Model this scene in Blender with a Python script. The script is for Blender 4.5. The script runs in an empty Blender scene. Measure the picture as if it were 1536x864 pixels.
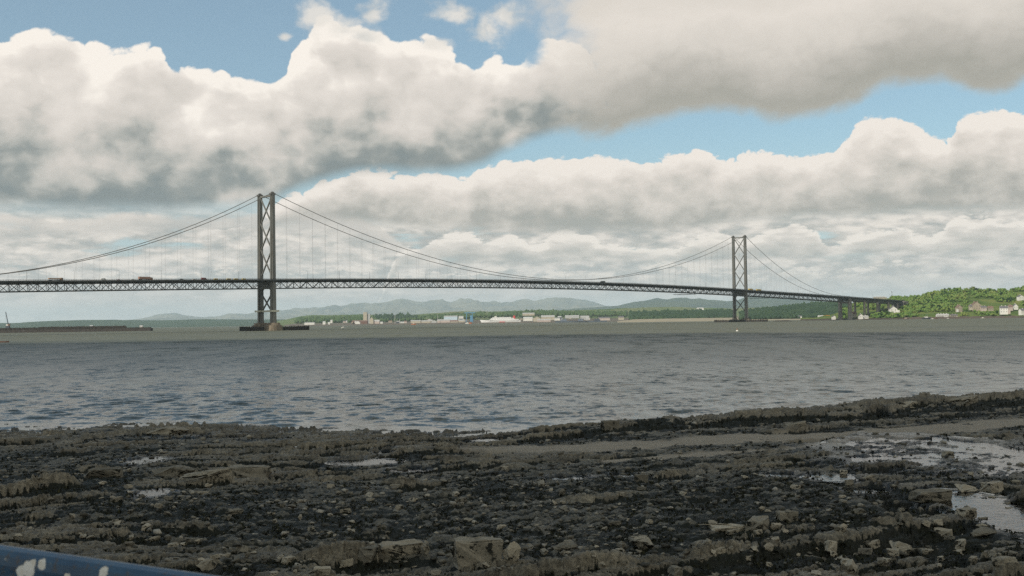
import bpy, bmesh, math, random
import numpy as np
from mathutils import Vector, Matrix, noise as mnoise

random.seed(7)
rng = np.random.default_rng(11)
SC = bpy.context.scene
COL = SC.collection
R = math.radians

# ------------------------------------------------------------------ camera
F, W, H = 1663.0, 1536, 864
CAM_Z = 6.5
PITCH, ROLL = math.atan(50.2/F), math.atan(0.0139)
cam_d = bpy.data.cameras.new("camera")
cam = bpy.data.objects.new("camera", cam_d)
COL.objects.link(cam)
cam_d.sensor_width = 36.0
cam_d.lens = 36.0*F/W
cam_d.clip_start, cam_d.clip_end = 0.1, 120000.0
CR = Matrix.Rotation(math.pi/2+PITCH, 4, 'X') @ Matrix.Rotation(-ROLL, 4, 'Z')
cam.matrix_world = Matrix.Translation((0, 0, CAM_Z)) @ CR
cam_d.dof.use_dof = True
cam_d.dof.focus_distance = 150.0
cam_d.dof.aperture_fstop = 8.0
SC.camera = cam


def P(px, py, D):
    """World point that the photograph shows at (px, py), D metres away."""
    d = CR.to_3x3() @ Vector(((px-W/2)/F, -(py-H/2)/F, -1.0))
    return Vector((0, 0, CAM_Z)) + d*(D/d.y)


def GX(px, D):
    return P(px, 485, D).x


def zpx(px, py, D):
    return P(px, py, D).z


# ------------------------------------------------------------------ render
SC.render.engine = 'CYCLES'
SC.view_settings.view_transform = 'Standard'
SC.view_settings.look = 'None'
SC.view_settings.gamma = 1.0
SC.view_settings.exposure = 0.0
SC.view_settings.use_curve_mapping = False
SC.cycles.use_denoising = False
SC.cycles.max_bounces = 6
SC.cycles.diffuse_bounces = 2
SC.cycles.glossy_bounces = 3
SC.cycles.transmission_bounces = 4
SC.cycles.volume_bounces = 1
SC.cycles.transparent_max_bounces = 8
SC.cycles.sample_clamp_indirect = 4.0


def lin(r, g, b):
    f = lambda c: (c/255/12.92) if c/255 <= 0.04045 else ((c/255+0.055)/1.055)**2.4
    return (f(r), f(g), f(b), 1.0)


# ------------------------------------------------------------------ node helper
class NG:
    def __init__(s, tree):
        s.t = tree
        s.n = tree.nodes
        s.l = tree.links

    def put(s, sock, v):
        if isinstance(v, bpy.types.NodeSocket):
            s.l.new(v, sock)
        elif v is not None:
            if isinstance(v, (tuple, list)) and sock.type == 'RGBA' and len(v) == 3:
                v = tuple(v)+(1.0,)
            sock.default_value = v

    def m(s, op, a, b=None, c=None, clamp=False):
        nd = s.n.new('ShaderNodeMath')
        nd.operation = op
        nd.use_clamp = clamp
        for i, v in enumerate((a, b, c)):
            if v is not None:
                s.put(nd.inputs[i], v)
        return nd.outputs[0]

    def add(s, a, b): return s.m('ADD', a, b)
    def sub(s, a, b): return s.m('SUBTRACT', a, b)
    def mul(s, a, b): return s.m('MULTIPLY', a, b)

    def v(s, op, a, b=None, scale=None):
        nd = s.n.new('ShaderNodeVectorMath')
        nd.operation = op
        s.put(nd.inputs[0], a)
        if b is not None:
            s.put(nd.inputs[1], b)
        if scale is not None:
            s.put(nd.inputs['Scale'], scale)
        return nd.outputs[0]

    def step(s, x, lo, hi, a=0.0, b=1.0, kind='SMOOTHSTEP'):
        nd = s.n.new('ShaderNodeMapRange')
        nd.interpolation_type = kind
        nd.clamp = True
        for k, q in zip(('Value', 'From Min', 'From Max', 'To Min', 'To Max'), (x, lo, hi, a, b)):
            s.put(nd.inputs[k], q)
        return nd.outputs[0]

    def noise(s, vec, scale, detail=4, rough=0.5, dist=0.0, lac=2.0, kind='FBM'):
        nd = s.n.new('ShaderNodeTexNoise')
        nd.noise_type = kind
        s.put(nd.inputs['Vector'], vec)
        for k, q in (('Scale', scale), ('Detail', detail), ('Roughness', rough), ('Lacunarity', lac), ('Distortion', dist)):
            s.put(nd.inputs[k], q)
        return nd.outputs[0]

    def vor(s, vec, scale, detail=0, rough=0.5, smooth=None, feature='F1', rand=1.0, out='Distance'):
        nd = s.n.new('ShaderNodeTexVoronoi')
        nd.feature = feature
        s.put(nd.inputs['Vector'], vec)
        nd.inputs['Scale'].default_value = scale
        if 'Detail' in nd.inputs:
            nd.inputs['Detail'].default_value = detail
            nd.inputs['Roughness'].default_value = rough
        if smooth is not None and feature == 'SMOOTH_F1':
            nd.inputs['Smoothness'].default_value = smooth
        nd.inputs['Randomness'].default_value = rand
        return nd.outputs[out]

    def mix(s, f, a, b, blend='MIX'):
        nd = s.n.new('ShaderNodeMix')
        nd.data_type = 'RGBA'
        nd.blend_type = blend
        s.put(nd.inputs[0], f)
        s.put(nd.inputs[6], a)
        s.put(nd.inputs[7], b)
        return nd.outputs[2]

    def ramp(s, f, pts, kind='LINEAR'):
        nd = s.n.new('ShaderNodeValToRGB')
        cr = nd.color_ramp
        cr.interpolation = kind
        while len(cr.elements) < len(pts):
            cr.elements.new(0.5)
        for e, (p, c) in zip(cr.elements, pts):
            e.position = p
            e.color = c if len(c) == 4 else tuple(c)+(1.0,)
        s.put(nd.inputs[0], f)
        return nd.outputs[0]

    def curve(s, f, pts):
        nd = s.n.new('ShaderNodeFloatCurve')
        cv = nd.mapping.curves[0]
        pts = sorted(pts)
        while len(cv.points) < len(pts):
            cv.points.new(0.5, 0.5)
        for p, (x, y) in zip(cv.points, pts):
            p.location = (x, y)
        for p in cv.points:
            p.handle_type = 'AUTO_CLAMPED'
        nd.mapping.update()
        nd.inputs['Factor'].default_value = 1.0
        s.put(nd.inputs['Value'], f)
        return nd.outputs[0]

    def sep(s, v):
        nd = s.n.new('ShaderNodeSeparateXYZ')
        s.put(nd.inputs[0], v)
        return nd.outputs

    def comb(s, x, y, z):
        nd = s.n.new('ShaderNodeCombineXYZ')
        for i, q in enumerate((x, y, z)):
            s.put(nd.inputs[i], q)
        return nd.outputs[0]


# ------------------------------------------------------------------ sun
SUN_EL, SUN_AZ = R(42), R(-138)          # azimuth from the view direction, to the left and behind
sun_dir = Vector((math.sin(SUN_AZ)*math.cos(SUN_EL), math.cos(SUN_AZ)*math.cos(SUN_EL), math.sin(SUN_EL)))
sl = bpy.data.lights.new("sun", 'SUN')
sl.energy = 4.2
sl.angle = R(0.53)
sl.color = (1.0, 0.94, 0.84)
sun = bpy.data.objects.new("sun", sl)
sun.rotation_euler = sun_dir.to_track_quat('Z', 'Y').to_euler()
sun.location = (0, 0, 300)
COL.objects.link(sun)
# ------------------------------------------------------------------ sky: Nishita air with cumulus decks, all by direction
world = bpy.data.worlds.new("World")
SC.world = world
world.use_nodes = True
wt = world.node_tree
wt.nodes.clear()
g = NG(wt)
gen = g.n.new('ShaderNodeTexCoord').outputs['Generated']
dx, dy, dz = g.sep(gen)
AZ = g.m('ARCTAN2', dx, dy)                       # radians, 0 = straight ahead
EL = g.mul(g.m('ARCSINE', dz), 180/math.pi)       # degrees
AZR, ELR = R(34), 24.0
FAZ = g.add(g.mul(AZ, 0.5/AZR), 0.5)


def edge(pts):
    """Float curve of cloud edge height (degrees) over azimuth, from places in the photograph."""
    q = []
    for x, y in pts:
        az = math.atan((x-768)/F)
        yh = 482.2-0.0139*(x-768)
        el = math.degrees(math.atan((yh-y)/F*math.cos(az)))
        q.append((0.5+az*0.5/AZR, min(max(el/ELR, 0), 1)))
    q = [(0.0, q[0][1])]+q+[(1.0, q[-1][1])]
    return g.mul(g.curve(FAZ, q), ELR)


def shapes(scale, zs, seed, lobes=True, detail=8, rough=0.6, dirn=(-0.022, 0.0, 0.03)):
    """Billowy noise in full detail, and the difference of its broad form toward the sun."""
    def one(off, full):
        v = g.comb(g.add(dx, off[0]+seed), g.add(dy, off[1]), g.mul(g.add(dz, off[2]), zs))
        w = g.noise(v, scale*0.9, 3, 0.55)
        v2 = g.v('ADD', v, g.v('SCALE', g.comb(w, w, w), scale=0.9/scale))
        d1 = g.vor(v2, scale)
        d2 = g.vor(v2, scale*2.3)
        b = g.add(g.mul(g.mul(d1, d1), 0.55), g.mul(g.mul(d2, d2), 0.40))
        f = g.noise(v, scale*1.3, 3, 0.5)
        br = g.add(g.mul(g.sub(1.0, b), 0.46), g.mul(f, 0.62))
        if not full:
            return br, br
        d3 = g.vor(v2, scale*5.6)
        d4 = g.vor(v2, scale*12.0)
        b = g.add(b, g.add(g.mul(g.mul(d3, d3), 0.36), g.mul(g.mul(d4, d4), 0.14)))
        ff = g.noise(v, scale*1.3, detail, rough)
        return g.add(g.mul(g.sub(1.0, b), 0.46), g.mul(ff, 0.62)), br
    n, br = one((0, 0, 0), True)
    _, bo = one(dirn, False)
    rel = g.sub(br, bo)
    if lobes:                                          # smaller billows standing out of the broad form
        def lobe(off):
            v = g.comb(g.add(dx, off[0]+seed+0.7), g.add(dy, off[1]), g.mul(g.add(dz, off[2]), zs))
            w = g.noise(v, scale*2.6, 2, 0.5)
            v = g.v('ADD', v, g.v('SCALE', g.comb(w, w, w), scale=0.5/scale))
            d1 = g.vor(v, scale*3.1)
            d2 = g.vor(v, scale*7.0)
            return g.add(g.mul(d1, d1), g.mul(g.mul(d2, d2), 0.45))
        l = g.sub(lobe((dirn[0]*0.32, 0, dirn[2]*0.32)), lobe((0, 0, 0)))
        rel = g.add(g.mul(rel, 0.75), g.mul(l, 0.095))
    return n, g.sub(n, rel)


def lum(k):
    """Photo grey level -> linear emission."""
    return lin(k, k, k)[0]


def layer(under, top, base, nb, nl, ampT, sT, ampB, sB, cols, relief, nsoft, extra=None, patch=0.0, rim=0.0):
    T, B = edge(top), edge(base)
    topd = g.add(g.sub(T, EL), g.mul(g.sub(nb, 0.5), ampT))
    botd = g.add(g.sub(EL, B), g.mul(g.sub(nsoft, 0.5), ampB))
    a = g.mul(g.step(topd, 0, sT), g.step(botd, 0, sB))
    if extra is not None:
        a = g.mul(a, extra)
    t = g.m('DIVIDE', g.sub(EL, B), g.m('MAXIMUM', g.sub(T, B), 0.3))
    t = g.add(t, g.mul(g.sub(nsoft, 0.5), patch))
    t = g.add(t, g.mul(g.sub(nb, nl), relief))
    if rim:
        t = g.add(t, g.step(topd, 0.0, 1.3, rim, 0.0))
    c = g.ramp(t, cols)
    return g.mix(a, under, c), a


sky = g.n.new('ShaderNodeTexSky')
sky.sky_type = 'NISHITA'
sky.sun_disc = False
sky.sun_elevation = SUN_EL
sky.sun_rotation = SUN_AZ
sky.altitude = 0
sky.air_density, sky.dust_density, sky.ozone_density = 1.0, 0.6, 2.0
SKY_K = 0.085
blue = g.mix(1.0, sky.outputs[0], (1.16, 1.36, 1.27), 'MULTIPLY')
blue = g.mix(0.21, blue, tuple(q/SKY_K for q in lin(196, 208, 212)[:3])+(1,))

blue = g.mix(g.step(EL, 3.0, 9.5, 0.6, 0.0), blue, tuple(q/SKY_K for q in lin(186, 199, 206)[:3])+(1,))
n1, n1l = shapes(13.0, 1.35, 0.0)
n2, n2l = shapes(19.0, 1.6, 3.1)
soft = g.noise(g.comb(dx, dy, g.mul(dz, 3.0)), 7.0, 5, 0.55)
soft2 = g.noise(g.comb(g.add(dx, 5.0), dy, g.mul(dz, 5.5)), 11.0, 6, 0.6)
softa = g.noise(g.comb(g.add(dx, 2.0), dy, g.mul(dz, 2.2)), 9.0, 6, 0.55)
fine = g.noise(g.comb(dx, dy, g.mul(dz, 1.6)), 30.0, 5, 0.6)


def greys(*pts):
    out = []
    for p, r_, g_, b_ in pts:
        c = lin(min(r_*1.03+3, 255), min(g_*1.03+3, 255), min(b_*1.012+2, 255))
        out.append((p, tuple(q/SKY_K for q in c[:3])+(1,)))
    return out


# far low deck: broken rows that fill the lower sky
n3, n3l = shapes(30.0, 3.2, 7.7, False, dirn=(-0.012, 0.0, 0.012))
lowv = g.add(g.add(g.mul(g.sub(soft2, 0.5), 1.5), g.mul(g.sub(n3, n3l), 1.3)), g.mul(g.sub(n3, 0.6), 0.5))
lowcol = g.ramp(g.add(lowv, 0.5),
                greys((0.15, 168, 169, 169), (0.38, 189, 186, 183), (0.58, 210, 203, 199), (0.85, 232, 223, 217)))
low_a = g.step(g.add(g.mul(soft2, 1.0), g.mul(g.sub(fine, 0.5), 0.25)), 0.30, 0.44)
low_a = g.mul(low_a, g.step(EL, 4.6, 6.8, 1.0, 0.0))
low_a = g.m('MAXIMUM', low_a, g.step(EL, 2.6, 4.0, 0.92, 0.0))
c0 = g.mix(low_a, blue, lowcol)
# pale veil of light on the horizon
c0 = g.mix(g.step(EL, 0.0, 3.6, 0.75, 0.0), c0, tuple(q/SKY_K for q in lin(204, 199, 196)[:3])+(1,))

# left low bank under the big cloud
c0, _ = layer(c0, [(-260, 330), (0, 318), (60, 322), (110, 326), (200, 316), (300, 322), (380, 315), (470, 300), (560, 330), (640, 390), (760, 420), (1600, 470)],
              [(-260, 372), (0, 372), (200, 366), (380, 360), (520, 372), (640, 410), (760, 440), (1600, 480)], n2, n2l, 0.9, 0.35, 0.8, 1.4,
              greys((0.0, 176, 177, 176), (0.5, 194, 189, 186), (0.95, 215, 207, 202), (1.3, 229, 220, 214)), 1.2, soft2, patch=0.9)

# nearer rows of small cumulus low over the horizon
c0, _ = layer(c0, [(-400, 470), (0, 420), (60, 408), (130, 414), (190, 404), (260, 412), (330, 402), (440, 410), (500, 398), (560, 404), (600, 418), (640, 404), (700, 412), (760, 398), (830, 410), (880, 400), (940, 412),
                   (1000, 396), (1060, 404), (1140, 410), (1200, 398), (1240, 408), (1300, 402), (1350, 392), (1400, 404), (1450, 398), (1536, 402), (1800, 400)],
              [(-400, 490), (0, 446), (400, 440), (800, 438), (1200, 436), (1560, 432), (1800, 432)],
              n3, n3l, 1.3, 0.25, 0.6, 0.8,
              greys((0.0, 180, 180, 178), (0.35, 192, 188, 185), (0.8, 212, 205, 200), (1.2, 228, 219, 213)), 1.2, soft2, patch=0.9, rim=0.15, extra=g.step(g.add(n3, g.mul(soft2, 0.5)), 0.78, 0.90))
c0, _ = layer(c0, [(-400, 480), (540, 480), (600, 378), (640, 366), (665, 352), (700, 350), (735, 362), (770, 352), (800, 366), (845, 346), (880, 350), (915, 368), (960, 372), (1010, 374), (1050, 352), (1085, 346), (1110, 360), (1150, 348), (1185, 334), (1225, 346),
                   (1250, 366), (1285, 356), (1320, 344), (1350, 342), (1392, 358), (1412, 346), (1440, 324), (1475, 322), (1510, 334), (1560, 330), (1800, 330)],
              [(-400, 490), (540, 490), (620, 400), (760, 402), (930, 396), (1060, 398), (1180, 394), (1300, 390), (1420, 384), (1560, 382), (1800, 382)],
              n3, n3l, 1.3, 0.2, 0.55, 0.7,
              greys((0.0, 170, 170, 168), (0.35, 190, 186, 182), (0.8, 216, 208, 203), (1.2, 236, 227, 221)), 1.3, soft2, patch=0.7, rim=0.22)

# middle bank, flat grey base
c1, _ = layer(c0, [(-400, 400), (380, 330), (430, 300), (470, 282), (500, 272), (540, 256), (600, 264), (660, 262), (690, 272), (720, 256), (780, 244), (850, 236), (900, 233), (960, 244),
                   (1020, 229), (1050, 225), (1100, 238), (1150, 229), (1200, 237), (1250, 234), (1272, 210), (1296, 186), (1330, 174), (1380, 190), (1425, 212),
                   (1440, 180), (1490, 170), (1560, 172), (1800, 190)],
              [(-400, 420), (380, 352), (470, 338), (600, 346), (700, 351), (850, 357), (1000, 352), (1130, 337), (1250, 332), (1400, 326), (1560, 322), (1800, 322)],
              n2, n2l, 1.8, 0.16, 0.55, 0.7,
              greys((-0.05, 158, 158, 155), (0.16, 168, 165, 161), (0.42, 196, 190, 185), (0.7, 218, 209, 204), (1.0, 236, 227, 222)), 1.5, soft, patch=0.42, rim=0.28)

# big cumulus on the left
c2, _ = layer(c1, [(-500, 70), (-100, 50), (0, 64), (50, 48), (130, 66), (185, 82), (235, 72), (262, 98), (300, 106), (340, 108), (375, 122), (405, 125), (430, 112), (442, 84),
                   (462, 56), (500, 36), (525, 42), (560, 48), (600, 62), (640, 58), (690, 82), (722, 98), (745, 88), (775, 94), (800, 84), (830, 60), (870, 60), (900, 110), (920, 190), (945, 290), (980, 420), (1300, 470)],
              [(-500, 330), (0, 324), (100, 326), (250, 322), (380, 312), (470, 286), (540, 272), (640, 268), (700, 262), (760, 236), (800, 222), (860, 205), (905, 194), (930, 150), (960, 100), (1300, 100)],
              n1, n1l, 2.4, 0.2, 1.1, 0.9,
              greys((0.0, 124, 132, 135), (0.17, 142, 146, 146), (0.34, 180, 178, 175), (0.52, 206, 199, 195), (0.8, 223, 215, 211), (1.05, 244, 236, 231)), 1.75, softa, extra=g.step(FAZ, 0.568, 0.60, 1.0, 0.0), patch=0.34, rim=0.2)

# upper right sheet, brownish grey underside
ufade = g.step(g.add(g.add(FAZ, g.mul(g.sub(n1, 0.6), 0.09)), g.mul(g.sub(EL, 12.0), 0.003)), 0.505, 0.575)
c3, _ = layer(c2, [(-700, -300), (1700, -300)],
              [(-700, -60), (300, -80), (600, 20), (668, 60), (735, 150), (800, 200), (860, 214), (905, 208), (950, 194), (1010, 180), (1080, 167), (1150, 177), (1200, 181), (1245, 172), (1300, 156),
               (1330, 138), (1400, 126), (1450, 136), (1500, 144), (1560, 124), (1800, 110)],
              soft, soft, 0.6, 0.5, 2.4, 0.95,
              greys((-0.03, 190, 187, 183), (0.06, 170, 167, 161), (0.14, 161, 158, 152), (0.24, 180, 175, 170), (0.36, 208, 201, 196), (0.5, 221, 213, 208), (0.7, 204, 197, 191)), 0.0, g.add(g.add(g.mul(n1, 0.50), g.mul(softa, 0.55)), g.mul(fine, 0.10)), extra=ufade, patch=0.42)

# torn wisps above the left bank, and the blue hole beside the sheet
def blob(px, py, rx, ry):
    az = math.atan((px-768)/F)
    e = math.degrees(math.atan((482.2-0.0139*(px-768)-py)/F*math.cos(az)))
    k = math.degrees(1/F)
    a = g.m('DIVIDE', g.sub(AZ, az), rx/F)
    b = g.m('DIVIDE', g.sub(EL, e), ry*k)
    return g.sub(1.0, g.m('SQRT', g.add(g.mul(a, a), g.mul(b, b))))


tear = g.mul(g.sub(g.add(g.mul(n1, 0.5), g.mul(fine, 0.6)), 0.62), 3.2)
ws = None
for q in ((478, 22, 42, 40), (520, 40, 60, 26), (566, 14, 34, 34), (545, 50, 50, 20), (690, 16, 70, 34), (735, 40, 60, 34), (765, 20, 60, 40), (655, 62, 46, 16), (430, 52, 16, 9)):
    f_ = g.step(g.add(blob(*q), tear), 0.15, 0.95)
    ws = f_ if ws is None else g.m('MAXIMUM', ws, f_)
c3 = g.mix(g.mul(ws, 0.88), c3, g.ramp(g.add(n1, g.mul(g.sub(n1, n1l), 1.5)), greys((0.5, 206, 204, 203), (0.75, 226, 220, 216))))
hole = g.step(g.add(blob(793, 64, 40, 42), g.mul(tear, 0.5)), 0.05, 0.6)
c3 = g.mix(g.mul(hole, 0.95), c3, blue)
over = g.noise(g.v('SCALE', gen, scale=1.0), 2.6, 6, 0.55)
side = g.mul(g.m('SINE', g.sub(AZ, R(40))), 0.10)
ov_a = g.mul(g.step(g.add(over, side), 0.44, 0.60), g.step(EL, 17.5, 21.0))
ov_c = g.ramp(over, greys((0.45, 214, 211, 203), (0.75, 160, 162, 156)))
c4 = g.mix(ov_a, c3, ov_c)
# behind and beside the photograph, an ordinary broken sky
bk = g.mul(g.step(g.m('ABSOLUTE', AZ), R(32), R(40)), g.step(EL, 17.5, 21.0, 1.0, 0.0))
bk_c = g.mix(g.step(soft, 0.36, 0.52), blue, g.ramp(soft, greys((0.4, 178, 176, 173), (0.7, 224, 216, 211))))
c5 = g.mix(bk, c4, bk_c)
bgn = g.n.new('ShaderNodeBackground')
g.put(bgn.inputs[0], c5)
bgn.inputs[1].default_value = SKY_K
wo = g.n.new('ShaderNodeOutputWorld')
g.l.new(bgn.outputs[0], wo.inputs[0])
world.cycles.sampling_method = 'MANUAL'
world.cycles.sample_map_resolution = 512
# ------------------------------------------------------------------ numpy noise
def _hash(ix, iy, seed):
    h = (ix.astype(np.int64)*374761393 + iy.astype(np.int64)*668265263 + seed*974634777) & 0x7fffffff
    h = ((h ^ (h >> 13))*1274126177) & 0x7fffffff
    return ((h ^ (h >> 16)) & 0xffff)/65535.0


def perlin(x, y, seed=0):
    x0, y0 = np.floor(x), np.floor(y)
    fx, fy = x-x0, y-y0
    ux, uy = fx*fx*fx*(fx*(fx*6-15)+10), fy*fy*fy*(fy*(fy*6-15)+10)
    def gr(a, b):
        t = _hash(x0+a, y0+b, seed)*2*np.pi
        return np.cos(t)*(fx-a)+np.sin(t)*(fy-b)
    n0 = gr(0, 0)+(gr(1, 0)-gr(0, 0))*ux
    n1 = gr(0, 1)+(gr(1, 1)-gr(0, 1))*ux
    return (n0+(n1-n0)*uy)*1.41


def fbm(x, y, octaves=5, seed=0, gain=0.5):
    a, s, t = 1.0, 0.0, 0.0
    for o in range(octaves):
        s = s+a*perlin(x*2.0**o+17.3*o, y*2.0**o-9.1*o, seed+o)
        t += a
        a *= gain
    return s/t


def cells(x, y, seed=0):
    """Voronoi: distance to nearest, second nearest, and a random per cell."""
    x0, y0 = np.floor(x), np.floor(y)
    f1 = np.full(x.shape, 9.0)
    f2 = np.full(x.shape, 9.0)
    idv = np.zeros(x.shape)
    for a in (-1, 0, 1):
        for b in (-1, 0, 1):
            px = x0+a+_hash(x0+a, y0+b, seed)
            py = y0+b+_hash(x0+a, y0+b, seed+51)
            d = np.hypot(px-x, py-y)
            near = d < f1
            f2 = np.where(near, f1, np.minimum(f2, d))
            idv = np.where(near, _hash(x0+a, y0+b, seed+99), idv)
            f1 = np.where(near, d, f1)
    return f1, f2, idv


def sstep(x, a, b):
    t = np.clip((x-a)/(b-a), 0, 1)
    return t*t*(3-2*t)


# ------------------------------------------------------------------ mesh helpers
def mesh_np(name, V, Fq, mat=None, smooth=False, attrs=None):
    """Object from numpy vertices and an (n,3) or (n,4) face array."""
    V = np.asarray(V, np.float32)
    Fq = np.asarray(Fq, np.int32)
    me = bpy.data.meshes.new(name)
    k = Fq.shape[1]
    me.vertices.add(len(V))
    me.vertices.foreach_set('co', V.ravel())
    me.loops.add(Fq.size)
    me.loops.foreach_set('vertex_index', Fq.ravel())
    me.polygons.add(len(Fq))
    me.polygons.foreach_set('loop_start', np.arange(0, Fq.size, k, dtype=np.int32))
    me.update(calc_edges=True)
    if smooth:
        me.polygons.foreach_set('use_smooth', np.ones(len(Fq), bool))
    for nm, val in (attrs or {}).items():
        at = me.color_attributes.new(nm, 'FLOAT_COLOR', 'POINT')
        at.data.foreach_set('color', np.asarray(val, np.float32).ravel())
    if mat:
        me.materials.append(mat)
    o = bpy.data.objects.new(name, me)
    COL.objects.link(o)
    return o


def grid_faces(nr, nc):
    i = np.arange(nr*nc).reshape(nr, nc)
    return np.stack([i[:-1, :-1], i[:-1, 1:], i[1:, 1:], i[1:, :-1]], -1).reshape(-1, 4)


def tag(o, label=None, cat=None, group=None, kind=None):
    if label: o['label'] = label
    if cat: o['category'] = cat
    if group: o['group'] = group
    if kind: o['kind'] = kind
    return o


def mat_new(name, base=(0.5, 0.5, 0.5), rough=0.7, metal=0.0, spec=0.5):
    m = bpy.data.materials.new(name)
    m.use_nodes = True
    b = m.node_tree.nodes['Principled BSDF']
    b.inputs['Base Color'].default_value = tuple(base)+(1.0,)
    b.inputs['Roughness'].default_value = rough
    b.inputs['Metallic'].default_value = metal
    b.inputs['Specular IOR Level'].default_value = spec
    return m, NG(m.node_tree), b


def bump(gm, b, h, strength, dist):
    nd = gm.n.new('ShaderNodeBump')
    nd.inputs['Strength'].default_value = strength
    nd.inputs['Distance'].default_value = dist
    gm.l.new(h, nd.inputs['Height'])
    gm.l.new(nd.outputs[0], b.inputs['Normal'])
    return nd


def gpos(gm):
    return gm.n.new('ShaderNodeNewGeometry').outputs['Position']


# ------------------------------------------------------------------ shore terrain
SHX = np.array([-120, -60, -32, -15, -8, -3, 5, 12, 21, 32, 45, 70, 120])
SHD = np.array([76, 73, 71, 69, 66.5, 64.5, 66.5, 69, 73, 78, 83, 90, 100])
ZQ = np.array([-60, -20, 0, 14, 30, 45, 60, 75])
ZZ = np.array([-4.0, -1.5, 0.0, 0.55, 0.98, 1.75, 2.5, 3.0])
TH = R(27)

POOLS = [  # photo x, y, half width px, half depth (m), ground z guess
    (1440, 684, 135, 6.0, 0.62), (1508, 770, 62, 3.0, 1.05), (218, 690, 27, 1.0, 0.62), (230, 739, 24, 0.7, 0.85),
    (548, 692, 42, 0.9, 0.6), (612, 704, 26, 0.5, 0.65), (575, 678, 14, 0.4, 0.5), (728, 660, 14, 0.5, 0.3), (1250, 716, 34, 0.8, 0.75), (1300, 735, 30, 0.6, 0.85),
    (455, 669, 9, 0.3, 0.4), (850, 716, 30, 0.4, 0.8), (935, 712, 18, 0.35, 0.8), (1168, 712, 20, 0.5, 0.75), (1320, 618, 12, 0.4, 0.5)]


def base_z(x, y):
    q = np.interp(x, SHX, SHD)-y
    return np.interp(q, ZQ, ZZ), q


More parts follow.
